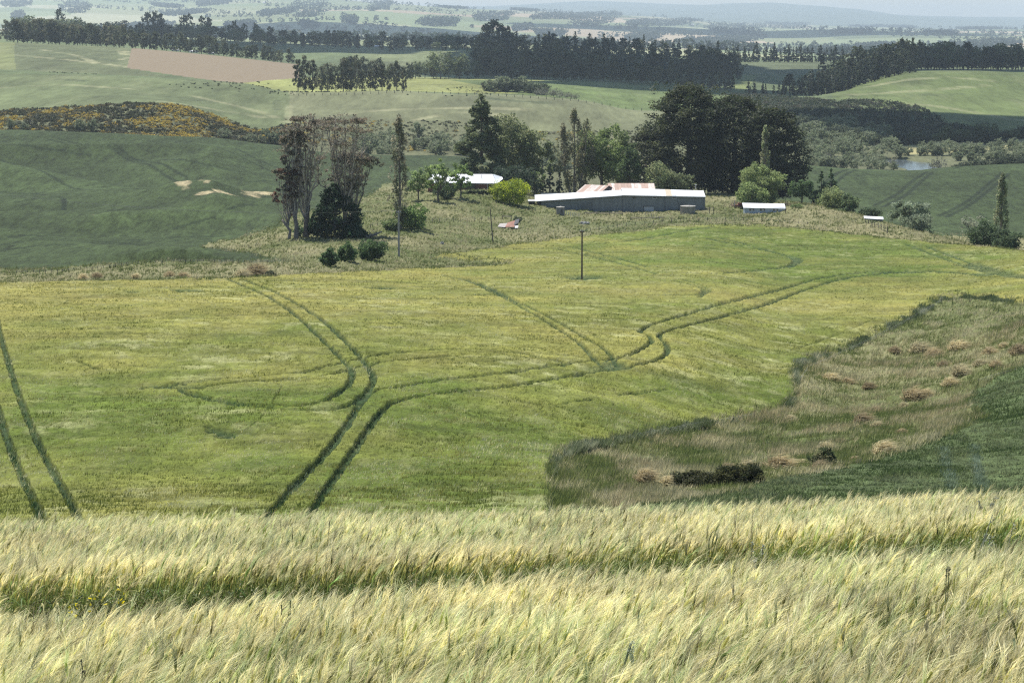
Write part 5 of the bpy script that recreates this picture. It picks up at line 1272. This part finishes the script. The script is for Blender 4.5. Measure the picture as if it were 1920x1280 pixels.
    dr = MB(); x0, x1 = X(1035), X(1085); dr.box(x0, x1, -.08, -.02, Z(381.6), Z(380.8), (.10, .17, .17)); dr.box(x1-.15, x1, -.08, -.02, zb-.3, Z(381.6), (.10, .13, .14)); dr.build('door_track', PAINT, sh)
    for x0, x1, z0_, z1_ in [(xl, -.1, Z(377.6), Z(367.4)), (.1, xe, Z(367.2), Z(369.7))]:
        g = MB(); g.hexa([(x0, -.34, z0_-.16), (x1, -.34, z1_-.16), (x1, -.2, z1_-.16), (x0, -.2, z0_-.16), (x0, -.36, z0_-.02), (x1, -.36, z1_-.02), (x1, -.2, z1_-.02), (x0, -.2, z0_-.02)], (.10, .11, .12)); g.build('gutter', PAINT, sh)
    for px in (1110, 1246, 1318):
        g = MB(); g.box(X(px), X(px)+.12, -.14, -.03, zb-.3, Z(371), (.13, .14, .15)); g.build('downpipe', PAINT, sh)
    for px0, px1, pt in [(1090, 1108, 380), (1272, 1284, 379)]:
        g = MB(); g.box(X(px0), X(px1), -.10, -.03, zb-.3, Z(pt), (.125, .14, .15)); g.build('door', PAINT, sh)
    mb = MB(); mb.box(X(1008), X(1014.5), .3, 1.2, -1.2, Z(376), (.04, .04, .045)); mb.box(X(1008), X(1014), 9, 10, -1.2, Z(377), (.05, .05, .05)); mb.build('post', WOOD, sh)
    mb = MB(); mb.box(X(991), X(1003), 1.0, 6, -1, Z(378.5), (.05, .045, .04)); mb.box(X(990), X(1004), .8, 6.2, Z(378.5), Z(377.6), (.45, .45, .44)); mb.build('lean_to', WOOD, sh)
    mb = MB(); mb.tube([(X(1309), 8, Z(359)), (X(1309), 8, Z(349))], .05, 5, (.5, .5, .5)); mb.tube([(X(1307), 8, Z(351)), (X(1311), 8, Z(351))], .04, 4, (.6, .6, .6)); mb.build('aerial', PAINT, sh)
long_shed()

def rusty_gable(px0, px1, d, py_r, py_e, label, ang=0, deep=7, skew=0.0):
    o = at((px0+px1)/2, d); k = ppm(o); gy = proj(o.x, o.y, o.z)[1]
    sh = thing('rusty_shed', label, 'shed', (o.x, o.y, o.z), ang)
    hx = (px1-px0)/2/k; ze = (gy-py_e)/k; zr = (gy-py_r)/k-deep*.085
    mb = MB(); mb.box(-hx+.3, hx-.3, .2, 2*deep-.2, -1, ze-.25, (.25, .23, .21)); 
    mb.add([(-hx+.28, .2, ze-.25), (-hx+.28, 2*deep-.2, ze-.25), (-hx+.28, deep, zr-.2), (hx-.28, .2, ze-.25), (hx-.28, 2*deep-.2, ze-.25), (hx-.28, deep, zr-.2)], f3=[(0, 1, 2), (3, 5, 4)], c=(.16, .13, .12))
    mb.build('wall', WOOD, sh)
    mb = MB(); n = 14
    for i in range(n):
        a = -hx+2*hx*i/n; b = -hx+2*hx*(i+1)/n-.02; t = frng.uniform(.85, 1.05); c = tuple(np.array((.66, .58, .53))*t) if frng.random() < .6 else tuple(np.array((.46, .33, .27))*t)
        slab(mb, [(a, 0, ze), (b, 0, ze), (b+skew, deep, zr), (a+skew, deep, zr)], .1, c); slab(mb, [(a+skew, deep+.01, zr), (b+skew, deep+.01, zr), (b, 2*deep, ze), (a, 2*deep, ze)], .1, c)
    mb.build('roof', RUST, sh)
rusty_gable(1141, 1229, 582, 343, 357, 'old shed with rust-striped roof rising behind the middle of the long shed', deep=6)
rusty_gable(1076, 1128, 580, 346, 362, 'old shed with pinkish rusted roof behind the left half of the long shed', ang=-.55, deep=5)

def house():
    o = at(880, 578); k = ppm(o); gy = proj(o.x, o.y, o.z)[1]
    h = thing('farmhouse', 'single-storey farmhouse with white iron roof and red-brown walls among trees', 'house', (o.x, o.y, o.z))
    X = lambda px: (px-880)/k
    Z = lambda py: (gy-py)/k
    dp = 5.0; zr = lambda py: Z(py)-dp*.085
    mb = MB(); W_ = (.78, .80, .83)
    slab(mb, [(X(798), 0, Z(342)), (X(932), 0, Z(344)), (X(923), dp, zr(326)), (X(806), dp, zr(326))], .12, W_)
    slab(mb, [(X(806), dp+.02, zr(326)), (X(923), dp+.02, zr(326)), (X(932), 2*dp, Z(343)), (X(798), 2*dp, Z(342))], .12, W_)
    slab(mb, [(X(932)+.02, 0, Z(344)), (X(943), 2, Z(336)), (X(941), 2*dp-1, Z(336)), (X(924), dp, zr(326))], .12, W_)
    mb.build('roof', ROOF, h)
    mb = MB(); mb.tube([(X(903), 2.5, Z(338)), (X(903), 2.5, Z(328.5))], .09, 6, (.25, .25, .27)); mb.build('flue', PAINT, h)
    mb = MB(); mb.box(X(802), X(928), .8, 9.2, -1, Z(344.5), (.20, .085, .055)); mb.build('wall', BRICK, h)
    mb = MB(); mb.box(X(913.2), X(914), .55, .72, -.3, Z(344), (.75, .75, .75)); mb.build('downpipe', PAINT, h)
    mb = MB(); mb.box(X(894), X(895), -.1, .05, -.3, Z(344.5), (.05, .045, .04)).box(X(870), X(870.8), -.1, .05, -.3, Z(343.6), (.05, .045, .04)); mb.build('verandah_post', WOOD, h)
    for a, b, c0, c1 in [(874, 891, 346, 356), (848, 860, 346, 355), (915.5, 922, 347, 352)]:
        f = MB(); f.box(X(a), X(b), .70, .80, Z(c1), Z(c0), (.07, .065, .06) if a < 900 else (.2, .1, .07)); w = f.build('window', WOOD, h); g = MB(); g.box(X(a)+.1, X(b)-.1, .66, .70, Z(c1)+.1, Z(c0)-.1, (.02, .025, .03)); g.build('pane', GLASS, w)
house()

def hut():
    o = at(1433, 543); k = ppm(o); gy = proj(o.x, o.y, o.z)[1]
    h = thing('hut', 'small pale blue hut with white roof and three windows right of the long shed', 'shed', (o.x, o.y, o.z), -.02)
    X = lambda px: (px-1433)/k
    Z = lambda py: (gy-py)/k
    B = (.42, .48, .54)
    mb = MB(); mb.box(X(1396), X(1471), 0, 3.0, -1.0, Z(389.5), B); mb.build('wall', PAINT, h)
    mb = MB(); n = 12
    for i in range(n):
        a = X(1393.5)+(X(1473)-X(1393.5))*i/n; b = X(1393.5)+(X(1473)-X(1393.5))*(i+1)/n-.012; ea = 389.3+1.6*i/n; eb = 389.3+1.6*(i+1)/n
        slab(mb, [(a, -.25, Z(ea)), (b, -.25, Z(eb)), (b, 3.3, Z(eb-9)-.28), (a, 3.3, Z(ea-9)-.28)], .08, tuple(np.array(WHITE)*frng.uniform(.95, 1.02)))
    mb.build('roof', ROOF, h)
    for a in (1404.5, 1424.5, 1449):
        f = MB(); f.box(X(a), X(a+10), -.06, -.01, Z(395.5), Z(390.8), (.50, .52, .54)); w = f.build('window', PAINT, h)
        g = MB(); g.box(X(a)+.07, X(a+4.6), -.09, -.062, Z(395.2), Z(391.2), (.02, .025, .03)).box(X(a+5.4), X(a+10)-.07, -.09, -.062, Z(395.2), Z(391.2), (.03, .035, .04)); g.build('pane', GLASS, w)
        f = MB(); f.box(X(a+3.5), X(a+7.5), -.12, -.095, Z(394.8), Z(393.4), (.8, .8, .8)); f.build('curtain', PAINT, w)
    f = MB(); f.box(X(1473), X(1483), .8, 2.6, -1, Z(398), (.30, .31, .32)); f.build('annexe', PAINT, h)
hut()

def tank(px, py, w, h, label, rim=True, c=(.33, .30, .26)):
    p = hit(px, py, 300); p.y -= 0; k = ppm(p); R = w/k/2; H = h/k
    t = thing('water_tank', label, 'water tank', (p.x, p.y+R, p.z-.1))
    n = 24; a = np.linspace(0, 2*math.pi, n, endpoint=False); mb = MB()
    for i in range(1):
        ring = lambda z, r_: [(r_*math.cos(x), r_*math.sin(x), z) for x in a]
        V = ring(-.6, R)+ring(H, R)+ring(H, R*.88)+ring(H*.9, R*.88); q = []
        for s_ in range(3):
            for j in range(n): q.append((s_*n+j, s_*n+(j+1) % n, (s_+1)*n+(j+1) % n, (s_+1)*n+j))
        mb.add(V, q, c=c)
    mb.build('tank_wall', CONC, t)
    mb = MB(); V = [(R*1.03*math.cos(x), R*1.03*math.sin(x), H+.02) for x in a]+[(R*1.03*math.cos(x), R*1.03*math.sin(x), H+.14) for x in a]+[(0, 0, H+.32), (0, 0, H+.02)]
    mb.add(V, [(j, (j+1) % n, n+(j+1) % n, n+j) for j in range(n)], [(n+j, n+(j+1) % n, 2*n) for j in range(n)]+[((j+1) % n, j, 2*n+1) for j in range(n)], c=(.42, .40, .36)); mb.build('lid', CONC, t)
    return t
t_ = tank(1051, 403, 16, 14, 'small round concrete tank in front of the left end of the long shed', c=(.25, .24, .23))
mb = MB(); mb.box(.2, .45, -1.20, -1.12, .7, 1.3, (.03, .03, .03)); mb.build('opening', WOOD, t_)
mb = MB(); mb.tube([(0, 0, 1.9), (0, 0, 2.35)], .13, 6, (.5, .5, .48)); mb.build('vent', CONC, t_)
tank(1291, 402, 28, 14.5, 'wide round concrete tank against the right half of the long shed', c=(.30, .27, .23))

def trough():
    p = hit(1638, 415, 300); k = ppm(p); t = thing('trough_cover', 'low white roofed box on the brow right of the thicket', 'trough', p, -.12)
    w = 36/k/2; mb = MB(); slab(mb, [(-w, -.6, .75), (w, -.6, .55), (w, 1.2, .95), (-w, 1.2, 1.15)], .1, WHITE); mb.build('roof', ROOF, t)
    mb = MB(); mb.box(-w+.15, w-.15, -.4, 1.0, -.6, .42, (.12, .13, .14)); mb.build('body', WOOD, t)
trough()
def pole(px, pb, ptop, wpx, label, lean=0, c=(.17, .14, .11), arm=None, brace=False):
    p = hit(px, pb, 120); k = ppm(p); H = (pb-ptop)/k; t = thing('power_pole', label, 'power pole', p)
    r = wpx/k/2; mb = MB(); P = [(lean*H*f, 0, -1+(H+1)*f) for f in np.linspace(0, 1, 6)]; mb.tube(P, np.linspace(r*1.12, r*.85, 6), 8, c); mb.build('post', WOOD, t)
    if arm: 
        mb = MB(); mb.box(lean*H-arm/k/2, lean*H+arm/k/2, -.16, -.04, H*.965, H*.985, c); mb.build('crossarm', WOOD, t)
        for sx in (-.42, 0, .42):
            mb = MB(); mb.tube([(lean*H+sx*arm/k, -.1, H*.985), (lean*H+sx*arm/k, -.1, H*.985+.22)], [.07, .05], 6, (.55, .55, .56)); mb.build('insulator', CONC, t)
    return p, H
pole(748, 483, 396, 3.6, 'grey power pole in front of the slim poplar on the left', c=(.30, .29, .28), arm=9)
def wires():
    A_ = hit(748, 483, 120); k = ppm(A_); top = A_+Vector((0, -.1, (483-396)/k*.985+.22)); B_ = at(-150, 400); tb = Vector((B_.x, B_.y, top.z+4))
    t = thing('power_line', 'thin sagging wires running left from the grey power pole', 'wire', top)
    for off in (-.42, 0, .42):
        P = [tuple((tb-top)*f+Vector((off*1.2, 0, -2.2*4*f*(1-f)))) for f in np.linspace(0, 1, 24)]
        mb = MB(); mb.tube(P, .007, 4, (.2, .2, .2), cap=False); mb.build('wire', WOOD, t)
wires()
pole(925, 455, 392, 2.2, 'thin dark leaning pole left of the collapsed iron shelter', lean=-.09)
pole(1091, 528, 432, 3.2, 'dark power pole standing in the middle of the barley field', c=(.14, .105, .08), arm=9)
pole(1473, 400, 368, 1.2, 'thin dark rod behind the right corner of the blue hut', c=(.1, .09, .08))

def fence(pts, label, step, hpx, cpost=(.13, .11, .09), wire=True, dmin=110, rail=False, dmax=1e9, thick=1.2):
    pts = np.asarray(pts, float); q = []
    cum = np.concatenate([[0], np.cumsum(np.hypot(*np.diff(pts, axis=0).T))])
    for s_ in np.arange(0, cum[-1]+.1, step):
        h = hit(np.interp(s_, cum, pts[:, 0]), np.interp(s_, cum, pts[:, 1]), dmin, dmax); q.append(h)
    o = q[0]; t = thing('fence', label, 'fence', o)
    for h in q:
        k = ppm(h); H = hpx/k*frng.uniform(.85, 1.15); lx = frng.normal(0, .06); mb = MB(); w = thick/k/2*frng.uniform(.8, 1.2)
        b = h-o; mb.tube([(b.x, b.y, b.z-.4), (b.x+lx, b.y, b.z+H+.25)], [w, w*.9], 5, cpost); mb.build('post', WOOD, t)
    if wire and len(q) > 1:
        mb = MB()
        for f in ((.35, .7, .95) if not rail else (.45, .85)):
            P = [(h.x-o.x, h.y-o.y, h.z-o.z+.2+hpx/ppm(h)*f) for h in q]; mb.tube(P, .004 if not rail else .06, 4 if rail else 3, (.5, .5, .5) if not rail else (.30, .26, .21), cap=False)
        mb.build('rail' if rail else 'wire', WOOD, t)
fence([(695, 428), (740, 420), (800, 418), (862, 417), (905, 414), (940, 412)], 'old post and wire fence crossing the slope left of the collapsed shelter', 13, 6)
fence([(942, 411), (960, 411)], 'short dark wooden rail behind the collapsed shelter', 17, 6, rail=True)
fence([(1090, 437), (1180, 424), (1260, 417), (1350, 414), (1440, 416), (1520, 424)], 'line of small dark posts along the top edge of the barley field', 17, 5, dmin=430)
fence([(1623, 421), (1645, 428), (1664, 437)], 'row of close tall posts on the brow below the white trough cover', 6.2, 9, dmin=350, thick=1.6)
fence([(1062, 858), (1120, 842), (1180, 830), (1240, 820), (1300, 808), (1360, 799), (1430, 786)], 'small posts along the lower barley edge beside the gully', 40, 11, dmax=240)
fence([(1500, 720), (1510, 700), (1560, 678), (1630, 645), (1700, 610), (1750, 580), (1775, 565)], 'small posts along the upper barley edge above the gully', 28, 8, dmax=300)
fence([(1835, 722), (1860, 714), (1890, 706), (1920, 700)], 'short dark posts beside the pale strip at the right edge', 24, 8, dmax=260)
fence([(30, 514), (110, 512), (180, 506), (260, 497), (330, 493), (430, 494), (520, 495)], 'line of tiny posts between the dark crop and the grassy field edge', 11, 4.5, dmin=330, dmax=420)
fence([(1062, 404), (1086, 408)], 'close pale pickets right of the small concrete tank', 4, 6, cpost=(.5, .5, .46), wire=False, dmin=450)
fence([(1095, 403), (1190, 404)], 'low weathered rail in front of the long shed', 24, 3.5, rail=True, dmin=450)
fence([(1183, 413), (1246, 412)], 'low dark rail in the grass in front of the shed door', 20, 4, rail=True, dmin=450)
fence([(1210, 404), (1238, 412)], 'short run of pale-topped posts before the shed door', 5.5, 4.5, cpost=(.35, .33, .28), wire=False, dmin=450)
fence([(1322, 400), (1345, 401)], 'dark yard rails at the right end of the long shed', 8, 10, rail=True, dmin=450)
fence([(560, 180), (660, 178), (760, 174), (900, 178), (1080, 190), (1210, 209)], 'faint fence line of tiny posts along the pasture brow', 15, 3.5, dmin=1000, dmax=1180)

def shelter():
    p = hit(955, 427, 300); k = ppm(p); t = thing('collapsed_shelter', 'collapsed iron shelter of white and rusty sheets lying on the slope', 'wreck', p)
    mb = MB(); slab(mb, [(-22/k, -1.2, .35), (-8/k, -1.6, .25), (-2/k, 1.8, .9), (-18/k, 1.6, .8)], .06, (.38, .34, .31)); mb.build('white_sheet', ROOF, t)
    mb = MB(); slab(mb, [(-8/k, -1.6, .32), (10/k, -1.8, .35), (12/k, 1.8, 1.5), (-3/k, 1.8, 1.0)], .06, (.30, .15, .11)); mb.build('rusty_sheet', RUST, t)
    mb = MB(); slab(mb, [(8/k, -.9, .6), (17/k, -.4, 1.1), (19/k, 1.4, 1.9), (11/k, 1.6, 1.6)], .2, (.10, .10, .11)); mb.box(9/k, 16/k, -.6, 1.0, -.5, .7, (.04, .04, .045)); mb.build('frame', WOOD, t)
    mb = MB(); slab(mb, [(9/k, -1.9, .1), (16/k, -1.9, .15), (17/k, -.9, .6), (10/k, -.9, .5)], .05, (.5, .5, .52)); mb.build('loose_sheet', ROOF, t)
shelter()
def boulders(px, py, n, w, label, c=(.42, .42, .42), seed=1, name='rock'):
    r = np.random.default_rng(seed); p0 = hit(px, py, 300); k = ppm(p0)
    for i in range(n):
        bm_V = []; R = w/k*(.6+.5*r.random()); p = p0+Vector(((i-(n-1)/2)*w/k*1.3, r.normal(0, .4), 0))
        th = np.linspace(0, math.pi, 6); ph = np.linspace(0, 2*math.pi, 9)[:-1]
        V = np.array([(math.sin(a)*math.cos(b), math.sin(a)*math.sin(b), math.cos(a)) for a in th for b in ph]); V *= (1+.22*r.normal(size=(len(V), 1)))*R*np.array([1, .8, .7])
        q = [(a*8+b, (a+1)*8+b, (a+1)*8+(b+1) % 8, a*8+(b+1) % 8) for a in range(5) for b in range(8)]
        mb = MB(); mb.add(V, q, c=c); o = mb.build(name, CONC, None, False); o.location = (p.x, p.y, gz(p.x, p.y)+R*.35); tag(o, label[i], 'rock')
boulders(1097, 420, 3, 4.6, ['pale rock, leftmost of three in the yard grass below the small tank', 'pale rock, middle of three in the yard grass below the small tank', 'pale rock, rightmost of three in the yard grass below the small tank'])
boulders(829, 458, 1, 4, ['small pale rock alone on the slope above the barley edge'], seed=4)
def log():
    p = hit(700, 446, 300); k = ppm(p); r = np.random.default_rng(9)
    t = thing('fallen_branch', 'grey fallen branches heaped right of the gum clump', 'dead wood', p)
    mb = MB(); mb.tube([(-14/k, 0, .2), (0, .3, .5), (16/k, .8, 1.2)], [.35, .28, .1], 7, (.30, .27, .23)); mb.build('trunk', BARK, t)
    mb = MB()
    for i in range(9): limb(mb, (r.uniform(-8, 8)/k, 0, .4), (r.uniform(-14, 20)/k, r.normal(0, 1), r.uniform(.6, 2.2)), .09, .03, r, c=(.33, .3, .26))
    mb.build('branch', BARK, t)
log()
def machine():
    p = hit(1388, 392, 300); k = ppm(p); t = thing('farm_machine', 'old red farm machine half hidden at the left of the blue hut', 'machinery', p)
    mb = MB(); mb.hexa([(-3/k, 0, .5), (4/k, 0, .5), (4/k, 2, .5), (-3/k, 2, .5), (-4/k, 0, 1.5), (5/k, 0, 1.4), (5/k, 2, 1.4), (-4/k, 2, 1.5)], (.22, .035, .03)); mb.build('hopper', PAINT, t)
    mb = MB(); mb.box(-10/k, -3/k, .6, 1.2, .7, 1.0, (.25, .04, .03)).box(-11/k, -9.4/k, .5, .8, .2, 2.2, (.6, .5, .48)); mb.build('chassis', PAINT, t)
    for x in (-7/k, 3/k):
        mb = MB(); a = np.linspace(0, 2*math.pi, 13); mb.tube([(x+.5*math.cos(u), -.15, .5+.5*math.sin(u)) for u in a], .11, 5, (.03, .03, .03), cap=False)
        for u in a[:6]: mb.tube([(x-.5*math.cos(u), -.15, .5-.5*math.sin(u)), (x+.5*math.cos(u), -.15, .5+.5*math.sin(u))], .025, 4, (.25, .06, .04))
        mb.build('wheel', WOOD, t)
machine()
def debris(px, py, label, seed):
    p = hit(px, py, 300); k = ppm(p); r = np.random.default_rng(seed); t = thing('brush_pile', label, 'dead wood', p); mb = MB()
    for i in range(26): limb(mb, (r.normal(0, 7)/k, r.normal(0, .5), 0), (r.normal(0, 9)/k, r.normal(0, .6), r.uniform(.5, 12/k)), .06, .02, r, c=(.34, .25, .21), sides=4)
    mb.build('branch', BARK, t)
debris(1466, 388, 'brown brush pile behind the right end of the blue hut', 21); debris(1378, 388, 'pinkish brush pile under the left lobe of the willow', 22)
# far white farm buildings, a few pixels each
def far_building(px, py, w, h, label, d0=1500, d1=3200, roofc=(.75, .76, .78)):
    p = hit(px, py, d0, d1); k = ppm(p); t = thing('distant_shed', label, 'shed', p); x = w/k/2; H = h/k
    mb = MB(); mb.box(-x, x, 0, 8, -2, H*.6, (.55, .55, .55)); mb.build('wall', PAINT, t)
    mb = MB(); slab(mb, [(-x-.3, -.4, H*.6), (x+.3, -.4, H*.6), (x+.3, 4, H), (-x-.3, 4, H)], .2, roofc); slab(mb, [(-x-.3, 4.02, H), (x+.3, 4.02, H), (x+.3, 8.4, H*.6), (-x-.3, 8.4, H*.6)], .2, roofc); mb.build('roof', ROOF, t)
for px, py, w, h, lb in [(328, 96, 12, 4, 'tiny white shed glimpsed under the shelter belt, leftmost of three'), (362, 99, 14, 4, 'tiny white shed glimpsed under the shelter belt, middle of three'), (395, 102, 10, 3.5, 'tiny white shed glimpsed under the shelter belt, rightmost of three'), (706, 86, 10, 3, 'tiny white roof beside the long hazy belt')]:
    far_building(px, py, w, h, lb, 1650, 2600)
for px, py, w, h, lb in [(917, 40, 9, 3, 'white speck of a shed on the far hills above the middle plantation'), (1037, 33, 5, 3, 'white speck of a house beside the far hill wood'), (1299, 48, 6, 2.5, 'white speck of a house on the far plain'), (495, 7, 4, 3, 'white speck of a house near the top left of the far hills'), (1400, 60, 4, 3, 'white speck of a house right of the far plain wood')]:
    far_building(px, py, w, h, lb, 3400, 18500)

# ================================================================== odd plants in the near barley
def nearpt(px, py):        # point on the barley top seen at that pixel
    s = float(s_of_py(py)); Y = 1.11/(-s-.1824); a = float(a_of(px, s)); X = a*Y; return Vector((X, Y, gz(X, Y)))
def stalks(name, px, py, label, cat, n, hpx, c, spread=.05, w=.006, lean=.25, head=None, seed=1, group=None):
    p = nearpt(px, py); k = ppm(p); r = np.random.default_rng(seed); H = .80+hpx/k
    t = thing(name, label, cat, p, 0, group); mb = MB(); tips = []
    for i in range(n):
        l = lean*r.uniform(.3, 1.3); x0, y0 = r.normal(0, spread, 2); h = H*r.uniform(.8, 1.03)
        P = [(x0+l*.4*f**2.4, y0, h*f) for f in np.linspace(0, 1, 7)]; mb.tube(P, np.linspace(w*1.3, w*.6, 7), 5, tuple(np.array(c)*r.uniform(.8, 1.2))); tips.append(P)
    mb.build('stem', BARK, t)
    if head:
        V = []; hc, hs, hn, hl = head
        C = np.concatenate([np.array(P[-1])-np.array([0, 0, 1])*hl*r.random((hn, 1))+r.normal(0, hs, (hn, 3)) for P in tips])
        v, q, cc = leaf_quads(C, hs*1.2, np.tile(hc, (len(C), 1))*(.7+.6*r.random((len(C), 1))), r); obj('flower_head', mesh_np('flower_head', v, [q], cc), FOL, t)
    return t
stalks('dock_weed', 604, 985, 'cluster of dark brown dock stalks poking above the far barley crest', 'weed', 4, 20, (.11, .08, .06), .05, .007, .3, seed=31)
stalks('dock_weed', 1405, 1052, 'pale-leaved dark weed standing in the barley hollow right of centre', 'weed', 3, 22, (.18, .18, .14), .05, .006, .05, ((.5, .52, .42), .008, 14, .08), seed=32)
stalks('grass_stem', 1138, 1225, 'tall grey-green grass stem with drooping feathery head near the bottom', 'grass', 2, 90, (.24, .28, .18), .006, .005, .42, ((.55, .58, .42), .005, 60, .12), seed=33)
stalks('dark_weed', 168, 1222, 'black seeded weed stalks in the lower left barley', 'weed', 3, 44, (.10, .10, .06), .04, .005, -.08, ((.14, .12, .08), .006, 22, .2), seed=34)
stalks('dark_weed', 1775, 1128, 'single dark weed with knobbly head in the lower right barley', 'weed', 2, 34, (.16, .19, .10), .006, .004, .02, ((.16, .16, .10), .005, 26, .05), seed=35)
stalks('green_reed', 400, 1275, 'upright blue-green leafy clump at the bottom left edge', 'grass', 12, 46, (.09, .15, .06), .07, .007, .10, seed=36)
stalks('green_reed', 540, 1135, 'small dark green upright clump in the left middle barley', 'grass', 6, 26, (.07, .12, .05), .03, .006, .05, seed=37)
stalks('thistle', 1830, 975, 'grey thistle clump with knobbly heads at the upper right barley crest', 'weed', 6, 18, (.16, .18, .12), .10, .006, .18, ((.24, .26, .2), .014, 12, .08), seed=38)
stalks('thistle', 1830, 1035, 'taller grey-stemmed thistle pair just below the crest one', 'weed', 5, 28, (.24, .26, .2), .12, .006, .3, ((.30, .32, .25), .010, 10, .08), seed=39)
stalks('grass_stem', 1100, 960, 'dark feathery grass stem on the crest right of centre', 'grass', 2, 16, (.12, .14, .07), .03, .008, .4, ((.12, .13, .07), .016, 16, .1), seed=40)
stalks('grass_stem', 1815, 1245, 'dark upright blades at the bottom right edge', 'grass', 6, 26, (.12, .13, .06), .04, .006, .2, seed=41)
def mustard(px, py, label, seed, hpx=60, n=7):
    p = nearpt(px, py); k = ppm(p); r = np.random.default_rng(seed); H = .72+hpx/k; t = thing('yellow_flower_weed', label, 'weed', p); mb = MB(); tips = []
    mb.tube([(0, 0, 0), (.01, 0, H*.5), (.0, 0, H*.72)], .006, 5, (.06, .08, .03))
    for i in range(n):
        e = np.array([r.uniform(-.14, .20), r.normal(0, .06), H*r.uniform(.84, 1.03)]); limb(mb, (0, 0, H*r.uniform(.5, .72)), e, .004, .0025, r, c=(.07, .09, .035)); tips.append(e)
    mb.build('stem', BARK, t)
    for e in tips+[np.array([-.13, -.02, H*.62])]:
        C = e+r.normal(0, 1, (16, 3))*np.array([.014, .014, .03]); y = .75 if e[0] < -.12 else .35
        cc = np.where(r.random((16, 1)) < y, np.array([(.75, .63, .03)]), np.array([(.10, .12, .04)]))
        v, q, c_ = leaf_quads(C, .013, cc, r); obj('flower_head', mesh_np('flower_head', v, [q], c_), FOL, t)
mustard(180, 1108, 'branching weed with small bright yellow flowers in the left barley hollow', 51)

# ================================================================== air
def haze():
    m = new_mat('haze'); v = N(m, 'ShaderNodeVolumePrincipled')
    v.inputs['Color'].default_value = (.76, .90, 1.0, 1); v.inputs['Density'].default_value = HAZE
    v.inputs['Anisotropy'].default_value = .25
    o = N(m, 'ShaderNodeOutputMaterial'); L(m, v.outputs[0], o.inputs['Volume'])
    zmin = float(Zs.min())-1; zmax = max(260.0, float(Zs.max())+5)
    mb = MB(); mb.box(-42000, 42000, -200, 37000, zmin, zmax); hz = mb.build('haze', m); tag(hz, kind='stuff')
    print('haze box', zmin, zmax)
HAZE = 6.2e-5
haze()

# ================================================================== fair-weather clouds high over the far country (their shadows lie on it)
def cloud(px, d, rx, ry, seed, h=1000.0):
    g = at(px, d); c_ = g+Vector((sunv.x, sunv.y, sunv.z))*(h/sunv.z)
    nu, nv = 40, 80; th = np.linspace(0, math.pi, nu); ph = np.linspace(0, 2*math.pi, nv, endpoint=False)
    T_, P_ = np.meshgrid(th, ph, indexing='ij'); x = np.sin(T_)*np.cos(P_); y = np.sin(T_)*np.sin(P_); z = np.cos(T_)
    rr_ = 1+.42*fbm(x*3+seed*9, y*3+z, 1.1, seed, 4)
    V = np.stack([x*rx*rr_, y*ry*rr_, np.where(z < 0, z*35, z*90*(1+.5*rr_))], -1).reshape(-1, 3)
    q = [(i*nv+j, (i+1)*nv+j, (i+1)*nv+(j+1) % nv, i*nv+(j+1) % nv) for i in range(nu-1) for j in range(nv)]
    mb = MB(); mb.add(V, q, c=(.9, .9, .92)); o = mb.build('cloud', CLOUD, None, True); o.location = c_; tag(o, kind='structure')
CLOUD = simple_mat('cloud_white', .01, .05, 1.0, spec=0, bump=0)
cloud(1120, 2020, 150, 430, 1); cloud(980, 1700, 90, 130, 2); cloud(1790, 1150, 110, 75, 3); cloud(1640, 1840, 170, 210, 4)
cloud(520, 2600, 260, 330, 6); cloud(1240, 1500, 90, 55, 7); cloud(700, 8000, 700, 700, 8, 1600); cloud(1500, 10000, 1100, 700, 9, 1600)
